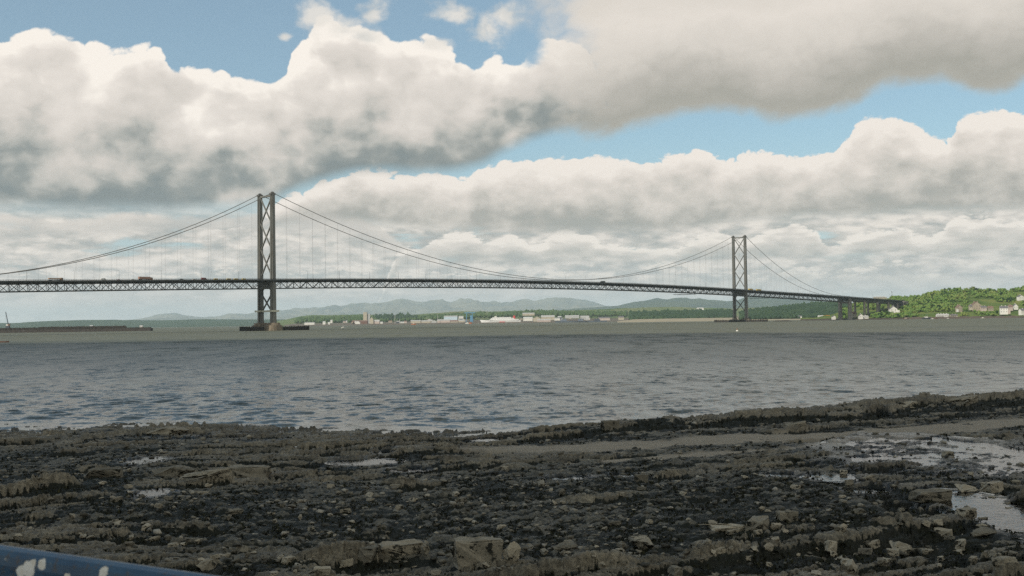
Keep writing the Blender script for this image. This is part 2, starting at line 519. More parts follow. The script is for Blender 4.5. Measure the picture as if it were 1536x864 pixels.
def terrain(x, y, detail=True):
    z, q = base_z(x, y)
    s = y*math.cos(TH)-x*math.sin(TH)
    t = x*math.cos(TH)+y*math.sin(TH)
    wx = fbm(x/9, y/9, 4, 3)
    wy = fbm(x/3.1, y/3.1, 4, 23)
    s2 = s+1.6*wx+0.35*wy
    big = fbm(x/16+4, y/16, 3, 41)
    # ridge on the right by the water, shelf on the left
    rid = np.interp(x, [-4, 0, 5, 10, 21, 32, 45, 120], [0.0, 0.16, 0.52, 0.56, 0.92, 1.25, 1.25, 1.2])
    ridge = rid*np.exp(-((q-4.2-1.2*wx)/3.0)**2)*(1+0.5*wx)
    shelf = np.interp(x, [-70, -28, -25.5, -20.5, -18, -5], [0.0, 0.02, 0.26, 0.26, 0.0, 0.0])*sstep(q, -1.0, 0.2)*(1-sstep(q, 3.5, 8))
    z = z+ridge+shelf+0.22*big*sstep(q, 0, 8)
    # sandy band behind the right ridge
    sand = np.exp(-((q-14-2.2*wx-0.06*(x-10))/3.6)**2)*sstep(x, -8, 3)
    sand = np.maximum(sand, 0.9*np.exp(-((q-20.5-1.5*wy)/1.3)**2)*sstep(x, -3, 6)*(1-sstep(x, 16, 22)))
    sand = sstep(sand+0.45*wy+0.35*fbm(x/1.2, y/3.5, 4, 61), 0.38, 0.72)
    # outcropping strata
    rk = fbm(x/11+9, y/11, 3, 71)
    rock = sstep(rk+0.35*sstep(q, 12, 0)+0.30*np.exp(-((q-43.5-0.35*np.clip(x, -6, 30)+2.0*wx)/1.6)**2)*sstep(x, -9, -5), 0.0, 0.22)
    rock = np.maximum(rock, sstep(q, 11, 6.5))
    rock = np.maximum(rock, 0.85*sstep(fbm(x/7, y/14, 3, 75)+0.25*sstep(x, -8, -16)*sstep(q, 30, 24), 0.02, 0.2))
    rock = rock*(1-0.85*sand)
    if not detail:
        return z
    def saw(p, A, sharp=0.12, seed=0):
        v = s2/p+0.6*fbm(t/(p*3.5), s/(p*2), 3, seed)
        f = v-np.floor(v)
        k = _hash(np.floor(v), np.floor(t/(p*2.2)+3*perlin(s/p, t/p/3, seed+7)), seed+5)
        return A*(0.25+1.1*k)*(np.where(f < sharp, f/sharp, 1-(f-sharp)/(1-sharp))-0.5)
    f1, f2, cid = cells(s2/0.9, t/1.7+0.4*wy, 5)
    g1, g2, gid = cells(s2/0.34, t/0.62+0.4*wy, 8)
    crack = sstep(f2-f1, 0.10, 0.0)
    crack2 = sstep(g2-g1, 0.12, 0.0)
    led = saw(4.6, 0.50, 0.10, 1)+saw(1.9, 0.26, 0.14, 2)+saw(0.8, 0.10, 0.2, 3)
    blk = 0.11*(cid-0.5)-0.12*crack+0.045*(gid-0.5)-0.04*crack2
    fin = saw(1.15, 0.13, 0.16, 11)+saw(0.47, 0.055, 0.2, 13)
    # bedding planes: the rock breaks into flat shelves with short risers
    bed = z+0.55*fbm(t/7.5+3, s2/1.7, 4, 131)+0.8*led
    def terr(b_, st, w_, sd):
        v = b_/st+0.22*perlin(x/0.7, y/0.7, sd)+0.12*perlin(x/0.22, y/0.22, sd+1)
        k_ = np.floor(v)
        f_ = v-k_
        return st*(k_+0.12*f_+0.88*sstep(f_, w_, 1.0))
    shelf_z = 0.62*terr(bed, 0.27, 0.84, 141)+0.38*terr(bed+0.12*fbm(t/2.2, s2/0.8, 3, 151), 0.11, 0.76, 145)
    z = z*(1-rock)+rock*(shelf_z+blk)+(1-rock)*(1-sand)*fin*sstep(fbm(x/3.3, y/4.0, 3, 161), -0.25, 0.3)
    riser = shelf_z-bed
    # cobbles and rubble
    c1, c2_, i1 = cells(x/0.42, y/0.42, 15)
    c3, c4, i3 = cells(x/0.17, y/0.17, 16)
    c5, c6, i5 = cells(x/0.95, y/0.95, 19)
    cob = 0.13*np.clip(0.55-c1, 0, 1)*(0.3+1.4*i1)+0.055*np.clip(0.6-c3, 0, 1)*(0.3+1.4*i3)
    lump = 0.30*np.clip(0.46-c5, 0, 1)*np.clip((i5-0.62)*3, 0, 1)
    rub = (1-rock)*(1-sand)
    z = z+rub*(cob+lump)+0.05*rock*cob*6*0.3
    rough = fbm(x/0.5, y/0.5, 4, 31)
    h1, h2, hi_ = cells(x/0.23+0.3*wy, y/0.16, 44)
    z = z+rock*(0.03*(hi_-0.5)-0.025*sstep(h2-h1, 0.16, 0.0))
    z = z+(1-0.8*sand)*((0.05-0.040*rock)*rough+0.10*wy*(1-rock))*sstep(q, -2, 4)+sand*0.02*rough
    # where weed grows: hollows between ledges and blocks, and the low ridge
    hollow = rock*(-(led*0.9+blk*1.6)*2.2)+rub*((0.05-cob)*2.5-fin*4.5)
    weed = fbm(x/2.6, y/5.5, 5, 91)*1.2+hollow+0.55*fbm(x/0.7, y/1.1, 3, 95)
    weed = weed+0.9*np.exp(-((x-3.5)/7.5)**2)*sstep(q, 11.5, 7.5)+0.25*sstep(q, 18, 36)-0.30*sstep(q, 5, 0)-0.8*sand
    weed = weed+0.35*sstep(x, -8, -22)*sstep(q, 16, 24)
    weed = weed+0.04-0.5*np.exp(-((q-43.5-0.35*np.clip(x, -6, 30)+2.0*wx)/1.5)**2)*sstep(x, -9, -5)+0.35*sstep(x, 1, 7)*sstep(q, 33, 40)
    # rock pools
    pm = np.zeros_like(z)
    wet = sstep(z, 0.42, 0.10)
    for (cx, cy, rx, ry, lev) in POOL_W:
        e = np.hypot((x-cx)/rx, (y-cy)/ry)
        if rx > 2.2:
            e = e+0.5*fbm(x/1.8, y/2.6, 4, 101)
            tgt = lev-0.012+0.30*fbm(x/1.6, y/1.6, 6, 111, 0.68)*(0.45+0.55*sstep(x, cx+0.5*rx, cx-0.7*rx))-0.03*sstep(x, cx-0.3*rx, cx+0.6*rx)+0.5*cob
        else:
            e = e+0.35*fbm(x/0.6, y/0.6, 3, 103)
            tgt = lev-0.06+0.10*fbm(x/0.5, y/0.7, 4, 107)
            en = np.hypot((x-cx)/(rx*1.2), (y-(cy-1.6*ry))/(ry*1.7))
            wn = sstep(en, 1.5, 0.9)
            z = z*(1-wn)+np.minimum(z, lev+0.02)*wn
        w = sstep(e, 1.25, 0.9)
        wet = np.maximum(wet, sstep(e, 2.1, 1.2))
        z = z*(1-w)+tgt*w
        rim = sstep(e, 1.7, 1.35)*(1-w)
        z = np.where(rim > 0, np.maximum(z, z*(1-rim)+(lev+(0.05+0.10*np.abs(wy) if rx > 2.2 else 0.015))*rim), z)
        pm = np.maximum(pm, w)
    sand = sand*(1-0.7*pm)
    return z, rock, sand, weed, pm, cid*0.5+gid*0.5, wet


POOL_W = []
for (px, py, hw, hd, z0) in POOLS:
    d = P(px, py, 1.0)-Vector((0, 0, CAM_Z))
    D = (z0-CAM_Z)/d.z
    for _ in range(6):
        zt = float(terrain(np.array([d.x*D]), np.array([D]), False)[0])
        D = 0.5*D+0.5*(zt-CAM_Z)/d.z
    POOL_W.append((d.x*D, D, hw*D/F, hd, zt-0.03))

NR, NC = 640, 1340
Dr = 13.0*(118/13.0)**(np.arange(NR)/(NR-1))
Uc = np.linspace(-0.64, 0.64, NC)
TX = (Dr[:, None]*Uc[None, :])
TY = np.repeat(Dr[:, None], NC, 1)
TZ, rockm, sandm, weedm, poolm, cidm, wetm = terrain(TX, TY)
TX = TX+0.02*perlin(TX*6, TY*6, 7)


def box_blur(M, w, ax):
    k = np.concatenate([np.repeat(M.take([0], ax), w+1, ax), M, np.repeat(M.take([-1], ax), w, ax)], ax)
    c = np.cumsum(k, ax)
    n_ = M.shape[ax]
    hi = c.take(np.arange(2*w+1, 2*w+1+n_), ax)
    lo = c.take(np.arange(0, n_), ax)
    return (hi-lo)/(2*w+1)


# weed settles in what lies lower than its surroundings
low_ = box_blur(box_blur(TZ, 9, 0), 20, 1)-TZ
weedm = sstep(weedm*0.75+5.5*np.clip(low_, -0.12, 0.12), -0.17, 0.09)


def ground_z(x, y):
    r = np.log(y/13.0)/np.log(118/13.0)*(NR-1)
    c = (x/y+0.64)/1.28*(NC-1)
    r0 = np.clip(np.floor(r).astype(int), 0, NR-2)
    c0_ = np.clip(np.floor(c).astype(int), 0, NC-2)
    fr, fc = np.clip(r-r0, 0, 1), np.clip(c-c0_, 0, 1)
    return ((TZ[r0, c0_]*(1-fc)+TZ[r0, c0_+1]*fc)*(1-fr)+(TZ[r0+1, c0_]*(1-fc)+TZ[r0+1, c0_+1]*fc)*fr)


def ground_m(M, x, y):
    r = np.clip(np.round(np.log(y/13.0)/np.log(118/13.0)*(NR-1)).astype(int), 0, NR-1)
    c = np.clip(np.round((x/y+0.64)/1.28*(NC-1)).astype(int), 0, NC-1)
    return M[r, c]


# shore material: wet sandstone, brown sand, dark bladderwrack
m_shore, gm, b = mat_new("wet_shore", (0.1, 0.1, 0.09), 0.75, 0, 0.3)
at = gm.n.new('ShaderNodeVertexColor'); at.layer_name = 'cover'
at2 = gm.n.new('ShaderNodeVertexColor'); at2.layer_name = 'cover2'
sx = gm.n.new('ShaderNodeSeparateColor'); gm.l.new(at.outputs[0], sx.inputs[0])
sy = gm.n.new('ShaderNodeSeparateColor'); gm.l.new(at2.outputs[0], sy.inputs[0])
weed_s, sand_s, rock_s = sx.outputs
cid_s = sy.outputs[0]
pp = gpos(gm)
nA = gm.noise(pp, 1.1, 6, 0.62)
nB = gm.noise(pp, 9.0, 6, 0.65)
nC = gm.noise(pp, 38.0, 4, 0.6)
stone = gm.ramp(gm.add(gm.mul(nA, 0.7), gm.mul(cid_s, 0.35)), [(0.25, (0.085, 0.076, 0.056)), (0.45, (0.195, 0.170, 0.122)), (0.62, (0.300, 0.258, 0.182)), (0.85, (0.42, 0.37, 0.27))])
stone = gm.mix(gm.step(nB, 0.38, 0.62), gm.mix(1.0, stone, (0.50, 0.50, 0.49), 'MULTIPLY'), stone)
rub = gm.ramp(gm.add(gm.mul(nB, 0.65), gm.mul(nC, 0.4)), [(0.36, (0.018, 0.019, 0.013)), (0.50, (0.085, 0.080, 0.060)), (0.66, (0.23, 0.207, 0.155))])
colr = gm.mix(gm.mul(rock_s, 0.8), rub, stone)
sandc = gm.ramp(gm.add(gm.mul(nA, 0.5), gm.mul(nC, 0.5)), [(0.3, (0.20, 0.165, 0.115)), (0.7, (0.34, 0.285, 0.20))])
colr = gm.mix(sand_s, colr, sandc)
wn = gm.step(gm.add(weed_s, gm.mul(gm.sub(nB, 0.5), 1.5)), 0.33, 0.58)
weedc = gm.ramp(nC, [(0.3, (0.006, 0.007, 0.004)), (0.55, (0.014, 0.016, 0.008)), (0.75, (0.040, 0.041, 0.020))])
colr = gm.mix(wn, colr, weedc)
wet_s = gm.mul(sy.outputs[2], gm.step(nA, 0.3, 0.55))
colr = gm.mix(gm.mul(wet_s, 0.9), colr, gm.mix(1.0, colr, (0.50, 0.50, 0.48), 'MULTIPLY'))
gm.put(b.inputs['Base Color'], colr)
gm.put(b.inputs['Roughness'], gm.mix(wet_s, gm.ramp(nB, [(0.35, (0.5,)*3), (0.65, (0.85,)*3)]), (0.22,)*3))
bump(gm, b, gm.add(gm.mul(nB, 0.9), gm.mul(nC, 0.6)), 1.0, 0.07)

one = np.ones(TX.size)
shore = mesh_np("shore", np.stack([TX, TY, TZ], -1).reshape(-1, 3), grid_faces(NR, NC), m_shore, True,
                {'cover': np.stack([weedm.ravel(), sandm.ravel(), rockm.ravel(), one], -1),
                 'cover2': np.stack([cidm.ravel(), poolm.ravel(), wetm.ravel(), one], -1)})
tag(shore, kind='structure')

# ------------------------------------------------------------------ water
m_water, gm, b = mat_new("firth_water", (0.075, 0.083, 0.066), 0.06, 0, 0.5)
b.inputs['IOR'].default_value = 1.333
b.inputs['Specular Tint'].default_value = (0.88, 1.0, 0.94, 1)
pp = gpos(gm)
x_, y_, z_ = gm.sep(pp)
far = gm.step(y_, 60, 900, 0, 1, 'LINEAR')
v1 = gm.comb(gm.mul(x_, 0.55), y_, 0.0)
w1 = gm.noise(v1, 0.9, 4, 0.6)
w2 = gm.noise(gm.comb(gm.mul(x_, 0.35), y_, 5.0), 0.22, 5, 0.62)
w3 = gm.noise(gm.comb(gm.mul(x_, 0.25), y_, 9.0), 0.035, 5, 0.6)
tint = gm.noise(gm.comb(gm.mul(x_, 0.3), y_, 2.0), 0.006, 4, 0.55)
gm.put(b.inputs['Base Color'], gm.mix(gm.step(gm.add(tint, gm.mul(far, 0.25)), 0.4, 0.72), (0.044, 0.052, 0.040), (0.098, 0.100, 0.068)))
# ripples as facet slopes: chop of three sizes, too small or too far away to be mesh
def slope(vec, sc, det):
    nd = gm.n.new('ShaderNodeTexNoise')
    gm.put(nd.inputs['Vector'], vec)
    nd.inputs['Scale'].default_value = sc
    nd.inputs['Detail'].default_value = det
    nd.inputs['Roughness'].default_value = 0.65
    return gm.v('SUBTRACT', nd.outputs['Color'], (0.5, 0.5, 0.5))
s1 = slope(gm.comb(gm.mul(x_, 0.6), y_, 0.0), 2.4, 3)
s2 = slope(gm.comb(gm.mul(x_, 0.9), gm.mul(y_, 0.36), 3.0), 0.75, 5)
gust = gm.step(gm.noise(gm.comb(gm.mul(x_, 0.22), y_, 7.0), 0.021, 5, 0.6), 0.33, 0.62, 0.65, 1.1)
s3 = slope(gm.comb(gm.mul(x_, 0.8), gm.mul(y_, 0.22), 6.0), 0.16, 6)
s2 = gm.v('ADD', s2, gm.v('SCALE', s3, scale=gm.step(y_, 90, 420, 0.25, 1.9, 'LINEAR')))
sl_ = gm.v('ADD', gm.v('SCALE', s1, scale=0.85), gm.v('SCALE', s2, scale=0.95))
gust = gm.mul(gust, gm.step(y_, 150, 1100, 1.0, 1.7, 'LINEAR'))
ca = gm.n.new('ShaderNodeVertexColor'); ca.layer_name = 'calm'
cs = gm.n.new('ShaderNodeSeparateColor'); gm.l.new(ca.outputs[0], cs.inputs[0])
gust = gm.mul(gust, gm.sub(1.0, gm.mul(cs.outputs[0], 0.7)))
sl_ = gm.v('MULTIPLY', sl_, gm.comb(gm.mul(gust, 0.6), gust, 0.0))
nrm = gm.v('NORMALIZE', gm.v('ADD', gm.n.new('ShaderNodeNewGeometry').outputs['Normal'], sl_))
gm.put(b.inputs['Normal'], nrm)
gm.put(b.inputs['Roughness'], gm.ramp(gm.step(y_, 60, 1500, 0, 1, 'LINEAR'), [(0.0, (0.12,)*3), (0.1, (0.34,)*3), (0.3, (0.50,)*3), (1.0, (0.60,)*3)]))
nr, nc = 520, 700
Dn = 52.0*(420/52.0)**(np.arange(nr)/(nr-1))
Df = 420*(46000/420.0)**(np.arange(1, 90)/89)
Dw = np.concatenate([Dn, Df])
nr = len(Dw)
U = np.linspace(-1.0, 1.0, nc)
WX = Dw[:, None]*U[None, :]
WY = np.repeat(Dw[:, None], nc, 1)
WZ = np.zeros_like(WX)
wr = np.random.default_rng(5)
for k in range(64):
    L = 0.7*(3.2/0.7)**wr.random()
    a = R(wr.normal(-5, 30))
    amp = 0.0062*L**0.85*wr.uniform(0.5, 1.2)
    ph = (WX*math.sin(a)+WY*math.cos(a))*2*np.pi/L+wr.uniform(0, 6.28)
    fade = np.clip((L/(WY*0.0042*3.0)-0.7)/1.0, 0, 1)
    WZ += amp*fade*(np.sin(ph)+0.25*np.sin(2*ph+1.3))
WZ *= (0.55+0.9*np.clip(fbm(WX/35, WY/35, 3, 201)+0.45, 0, 1))*(0.35+0.65*sstep(np.interp(WX, SHX, SHD)-WY, 4, -25))
dsh = WY-np.interp(WX, SHX, SHD)
calm = np.clip(1-dsh/16.0, 0, 1)
wob = WX/7+1.2*fbm(WX/14, WY/9, 3, 231)
for (L, off, am) in ((4.1, 0.0, 0.075), (3.0, 1.1, 0.05)):
    c_ = np.sin((dsh+1.6*fbm(WX/11, WY/30, 3, 237))*2*np.pi/L+off)
    WZ += am*np.clip(c_, 0, 1)**2*np.exp(-((dsh-11)/8.0)**2)*np.clip(fbm(WX/9+off, WY/4, 2, 241)+0.35, 0, 1)*1.6
WZ[WY > 415] = 0
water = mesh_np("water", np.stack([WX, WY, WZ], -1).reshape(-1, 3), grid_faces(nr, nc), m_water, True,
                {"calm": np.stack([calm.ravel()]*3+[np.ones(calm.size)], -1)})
tag(water, kind='structure')
Lb = 46000.0
wside = mesh_np("sea_bed", [(-60000, -4000, -4.2), (60000, -4000, -4.2), (60000, 46000, -4.2), (-60000, 46000, -4.2)], [(0, 1, 2, 3)], m_shore)
tag(wside, kind='structure')

# rock pools: still sheets of clear water lying in the hollows
m_pool, gm, b = mat_new("pool_water", (0.02, 0.022, 0.02), 0.03, 0, 0.5)
bp = bump(gm, b, gm.add(gm.noise(gpos(gm), 5.0, 3, 0.55), gm.mul(gm.noise(gpos(gm), 1.3, 2, 0.5), 1.2)), 0.5, 0.02)
fr = gm.n.new('ShaderNodeFresnel'); fr.inputs['IOR'].default_value = 1.5
gl = gm.n.new('ShaderNodeBsdfGlossy'); gl.inputs['Roughness'].default_value = 0.05
tp = gm.n.new('ShaderNodeBsdfTransparent'); tp.inputs[0].default_value = (0.62, 0.66, 0.58, 1)
for q in (fr, gl):
    gm.l.new(bp.outputs[0], q.inputs['Normal'])
mx = gm.n.new('ShaderNodeMixShader')
gm.l.new(fr.outputs[0], mx.inputs[0]); gm.l.new(tp.outputs[0], mx.inputs[1]); gm.l.new(gl.outputs[0], mx.inputs[2])
gm.l.new(mx.outputs[0], gm.n['Material Output'].inputs[0])
for i, (cx, cy, rx, ry, lev) in enumerate(POOL_W):
    n = 40
    k = 1.45
    V = [(cx, cy, lev)]+[(cx+rx*k*math.cos(2*math.pi*j/n), cy+ry*k*math.sin(2*math.pi*j/n), lev) for j in range(n)]
    o = mesh_np("rock_pool", V, [(0, 1+j, 1+(j+1) % n) for j in range(n)], m_pool)
    tag(o, kind='structure')

# ------------------------------------------------------------------ the cloud overhead whose shadow lies on the near shore
m_cloud, gm, b = mat_new("cloud_white", (0.85, 0.85, 0.86), 1.0, 0, 0.0)
tr = gm.n.new('ShaderNodeBsdfTranslucent'); tr.inputs[0].default_value = (0.85, 0.85, 0.86, 1)
mx = gm.n.new('ShaderNodeMixShader'); mx.inputs[0].default_value = 0.5
gm.l.new(b.outputs[0], mx.inputs[1]); gm.l.new(tr.outputs[0], mx.inputs[2])
gm.l.new(mx.outputs[0], gm.n['Material Output'].inputs[0])
CLZ = 2600.0
ctr = Vector((0, 150, 0))+sun_dir*(CLZ/sun_dir.z)
bm = bmesh.new()
bmesh.ops.create_icosphere(bm, subdivisions=6, radius=1.0)
for v in bm.verts:
    d = v.co.normalized()
    n = mnoise.fractal(d*1.9, 0.8, 2.1, 6)
    r = 1+0.5*n
    hz = d.z*(150 if d.z > 0 else 30)
    v.co = Vector((d.x*620*r, d.y*270*r, hz*r))
me = bpy.data.meshes.new("cloud"); bm.to_mesh(me); bm.free()
me.materials.append(m_cloud)
for p_ in me.polygons: p_.use_smooth = True
cl = bpy.data.objects.new("cloud", me); COL.objects.link(cl)
cl.location = ctr
tag(cl, kind='structure')
# ------------------------------------------------------------------ mesh builder
class MB:
    def __init__(s):
        s.V, s.F = [], []

    def add(s, vs, fs):
        o = len(s.V)
        s.V += [Vector(v) for v in vs]
        s.F += [tuple(i+o for i in f) for f in fs]
        return s

    def box(s, c, a, b, d):
        """Centre and three half-axis vectors."""
        c, a, b, d = Vector(c), Vector(a), Vector(b), Vector(d)
        vs = [c+i*a+j*b+k*d for k in (-1, 1) for (i, j) in ((-1, -1), (1, -1), (1, 1), (-1, 1))]
        return s.add(vs, [(3, 2, 1, 0), (4, 5, 6, 7), (0, 1, 5, 4), (1, 2, 6, 5), (2, 3, 7, 6), (3, 0, 4, 7)])

    def bx(s, x0, x1, y0, y1, z0, z1):
        return s.box(((x0+x1)/2, (y0+y1)/2, (z0+z1)/2), ((x1-x0)/2, 0, 0), (0, (y1-y0)/2, 0), (0, 0, (z1-z0)/2))

    def bar(s, p, q, w, h=None, up=(0, 0, 1)):
        p, q = Vector(p), Vector(q)
        d = q-p
        sd = d.cross(Vector(up))
        if sd.length < 1e-6:
            sd = d.cross(Vector((1, 0, 0)))
        sd.normalize()
        u = sd.cross(d).normalized()
        return s.box((p+q)/2, d/2, sd*w/2, u*(h or w)/2)

    def tube(s, pts, r, n=8, cap=True):
        pts = [Vector(p) for p in pts]
        rs = r if isinstance(r, (list, tuple)) else [r]*len(pts)
        vs, fs = [], []
        for i, p in enumerate(pts):
            d = (pts[min(i+1, len(pts)-1)]-pts[max(i-1, 0)]).normalized()
            a = d.cross(Vector((0, 0, 1)))
            if a.length < 1e-4:
                a = Vector((1, 0, 0))
            a.normalize()
            b = a.cross(d)
            for j in range(n):
                t = 2*math.pi*j/n
                vs.append(p+(a*math.cos(t)+b*math.sin(t))*rs[i])
        for i in range(len(pts)-1):
            for j in range(n):
                k = (j+1) % n
                fs.append((i*n+j, i*n+k, (i+1)*n+k, (i+1)*n+j))
        if cap:
            fs.append(tuple(range(n))[::-1])
            fs.append(tuple((len(pts)-1)*n+j for j in range(n)))
        return s.add(vs, fs)

    def prism(s, ring, z0, z1, k=1.0, c=None):
        """Vertical prism over a ring of (x, y), the top ring scaled by k about c."""
        n = len(ring)
        c = c or (sum(p[0] for p in ring)/n, sum(p[1] for p in ring)/n)
        vs = [(x, y, z0) for x, y in ring]+[(c[0]+(x-c[0])*k, c[1]+(y-c[1])*k, z1) for x, y in ring]
        fs = [tuple(range(n))[::-1], tuple(range(n, 2*n))]+[(i, (i+1) % n, n+(i+1) % n, n+i) for i in range(n)]
        return s.add(vs, fs)

    def extrude(s, prof, a, b):
        """Profile of (y, z) swept along x from a to b."""
        n = len(prof)
        vs = [(a, y, z) for y, z in prof]+[(b, y, z) for y, z in prof]
        fs = [tuple(range(n)), tuple(range(n, 2*n))[::-1]]+[(i, n+i, n+(i+1) % n, (i+1) % n) for i in range(n)]
        return s.add(vs, fs)

    def build(s, name, mat, parent=None, local=False, smooth=False, loc=None):
        off = Vector((0, 0, 0))
        if not local:
            p = parent
            while p:
                off += p.location
                p = p.parent
        if loc is not None:
            off = Vector(loc)
        me = bpy.data.meshes.new(name)
        me.from_pydata([tuple(v-off) for v in s.V], [], s.F)
        me.materials.append(mat)
        bm = bmesh.new(); bm.from_mesh(me)
        bmesh.ops.recalc_face_normals(bm, faces=bm.faces)
        bm.to_mesh(me); bm.free()
        if smooth:
            me.polygons.foreach_set('use_smooth', [True]*len(me.polygons))
        o = bpy.data.objects.new(name, me)
        COL.objects.link(o)
        o.parent = parent
        if loc is not None:
            o.location = loc
        return o


def empty(name, loc, rz=0.0):
    o = bpy.data.objects.new(name, None)
    o.empty_display_size = 0.5
    COL.objects.link(o)
    o.location = loc
    o.rotation_euler = (0, 0, rz)
    return o


def copy_tree(o, parent=None):
    c = o.copy()
    COL.objects.link(c)
    c.parent = parent
    for ch in [q for q in bpy.data.objects if q.parent == o]:
        copy_tree(ch, c)
    return c


def painted(name, base, var=0.25, rough=0.6, scale=0.15, dirt=(0.10, 0.075, 0.05), dirt_amt=0.35):
    m, gm, b = mat_new(name, base, rough)
    oc = gm.n.new('ShaderNodeTexCoord').outputs['Object']
    n = gm.noise(gm.v('MULTIPLY', oc, (1.0, 1.0, 0.35)), scale, 6, 0.62)
    c = gm.mix(gm.step(n, 0.3, 0.7), tuple(x*(1-var) for x in base), tuple(min(x*(1+var), 1) for x in base))
    n2 = gm.noise(gm.v('MULTIPLY', oc, (1.0, 1.0, 0.2)), scale*4, 5, 0.6)
    c = gm.mix(gm.mul(gm.step(n2, 0.5, 0.72), dirt_amt), c, dirt)
    gm.put(b.inputs['Base Color'], c)
    return m


M_TOWER = painted("tower_paint", (0.158, 0.156, 0.138), 0.22, 0.55, 0.06, (0.10, 0.078, 0.055), 0.5)
M_DECK = painted("deck_paint", (0.060, 0.066, 0.064), 0.2, 0.6, 0.08, (0.07, 0.045, 0.03), 0.5)
M_CABLE = painted("cable_wrap", (0.125, 0.118, 0.105), 0.1, 0.5, 0.05)
M_HANG = painted("hanger_rope", (0.24, 0.235, 0.225), 0.1, 0.6, 0.05)
M_CONC = painted("pier_concrete", (0.235, 0.215, 0.185), 0.22, 0.85, 0.12, (0.07, 0.06, 0.05), 0.5)
M_STONE = painted("pier_stone", (0.20, 0.162, 0.115), 0.3, 0.9, 0.3, (0.06, 0.05, 0.04), 0.6)
M_FEND = painted("fender_timber", (0.030, 0.025, 0.020), 0.35, 0.85, 0.4, (0.10, 0.08, 0.06), 0.4)
M_PLATF = painted("scaffold_sheet", (0.60, 0.58, 0.46), 0.1, 0.7, 0.5)
M_ROAD = painted("deck_asphalt", (0.05, 0.05, 0.05), 0.1, 0.9, 0.2)

# ------------------------------------------------------------------ the suspension bridge, in its own axes s (north), n (east), z
BO = Vector((-274.7, 1241.0, 0))
bu = Vector((0.678, 0.735, 0))
bn = Vector((0.735, -0.678, 0))
SPAN, SIDE = 1006.0, 408.0
HW = 12.0


def B(s, n, z):
    return BO+bu*s+bn*n+Vector((0, 0, z))


def zd(s):
    """Top of the parapet along the bridge."""
    if s < 0:
        return 58.0+0.0215*s-0.000006*s*s
    if s > SPAN:
        return 57.8-0.0230*(s-SPAN)-0.000003*(s-SPAN)**2
    u = s/SPAN
    return 58.0*(1-u)+57.8*u+6.2*4*u*(1-u)


ZTOP = 154.0


def zc(s):
    if s < 0:
        u = -s/SIDE
        return ZTOP+(zd(-SIDE)+0.5-ZTOP)*u-27*4*u*(1-u)*0.98
    if s > SPAN:
        u = (s-SPAN)/SIDE
        return ZTOP+(zd(SPAN+SIDE)+0.5-ZTOP)*u-27*4*u*(1-u)*0.98
    u = s/SPAN
    return ZTOP-(ZTOP-66.0)*4*u*(1-u)


bridge = empty("suspension_bridge", BO)
tag(bridge, "long grey suspension bridge with two tall steel towers crossing the wide firth", "bridge")
S0, S1 = -540.0, 1678.0

# deck: part with sub-parts
deck = MB()
ss = [S0+i*9.144 for i in range(int((S1-S0)/9.144)+1)]
for a, c in zip(ss[:-1], ss[1:]):
    for n0, n1, t0, t1 in ((-11.2, 11.2, -1.2, -2.0), (11.6, 17.0, -1.1, -1.7), (-17.0, -11.6, -1.1, -1.7)):
        vs = [B(q, n, zd(q)+t) for q in (a, c) for t in (t1, t0) for n in (n0, n1)]
        deck.add(vs, [(0, 1, 3, 2), (4, 6, 7, 5), (0, 4, 5, 1), (2, 3, 7, 6), (0, 2, 6, 4), (1, 5, 7, 3)])
deck_o = deck.build("deck", M_ROAD, bridge)
for sd in (1, -1):
    w = MB()
    for a, c in zip(ss[:-1], ss[1:]):
        n = 17.2*sd
        for t0, t1 in ((0.0, -0.18), (-0.45, -0.6), (-0.95, -2.45)):
            w.box((B(a, n, zd(a)+(t0+t1)/2)+B(c, n, zd(c)+(t0+t1)/2))/2, (B(c, n, zd(c))-B(a, n, zd(a)))/2, bn*0.14, (0, 0, (t0-t1)/2))
        for k in range(4):
            q = a+(c-a)*k/4
            w.box(B(q, n, zd(q)-0.5), bu*0.09, bn*0.09, (0, 0, 0.46))
    w.build("parapet", M_DECK, deck_o)
for sd in (1, -1):
    w = MB()
    n = HW*sd
    ks = [-SIDE+i*9.066 for i in range(46)]+[i*9.145 for i in range(0, 111)]+[SPAN+i*9.066 for i in range(46)]
    ks = sorted(set(round(k, 2) for k in ks))
    for i, (a, c) in enumerate(zip(ks[:-1], ks[1:])):
        if c-a < 1:
            continue
        ta, tc, ba, bc = B(a, n, zd(a)-3.4), B(c, n, zd(c)-3.4), B(a, n, zd(a)-10.9), B(c, n, zd(c)-10.9)
        w.bar(ta, tc, 0.7, 1.1)
        w.bar(ba, bc, 0.7, 0.75)
        w.bar(ta, ba, 0.42)
        if i % 2 == 0:
            w.bar(ba, tc, 0.5)
        else:
            w.bar(ta, bc, 0.5)
        # light sub-bracing of each panel
        w.bar((ta+ba)/2, (ta+tc)/2 if i % 2 else (ba+bc)/2, 0.2)
    w.build("stiffening_truss", M_DECK, deck_o)
w = MB()
for i, k in enumerate(ks):
    w.box(B(k, 0, zd(k)-3.1), bn*16.8, bu*0.3, (0, 0, 0.75))
    w.bar(B(k, -HW, zd(k)-10.9), B(k, HW, zd(k)-10.9), 0.35)
    if i % 2 == 0:
        w.bar(B(k, 0, zd(k)-10.6), B(k, HW, zd(k)-3.9), 0.3)
        w.bar(B(k, 0, zd(k)-10.6), B(k, -HW, zd(k)-3.9), 0.3)
w.build("cross_girder", M_DECK, deck_o)
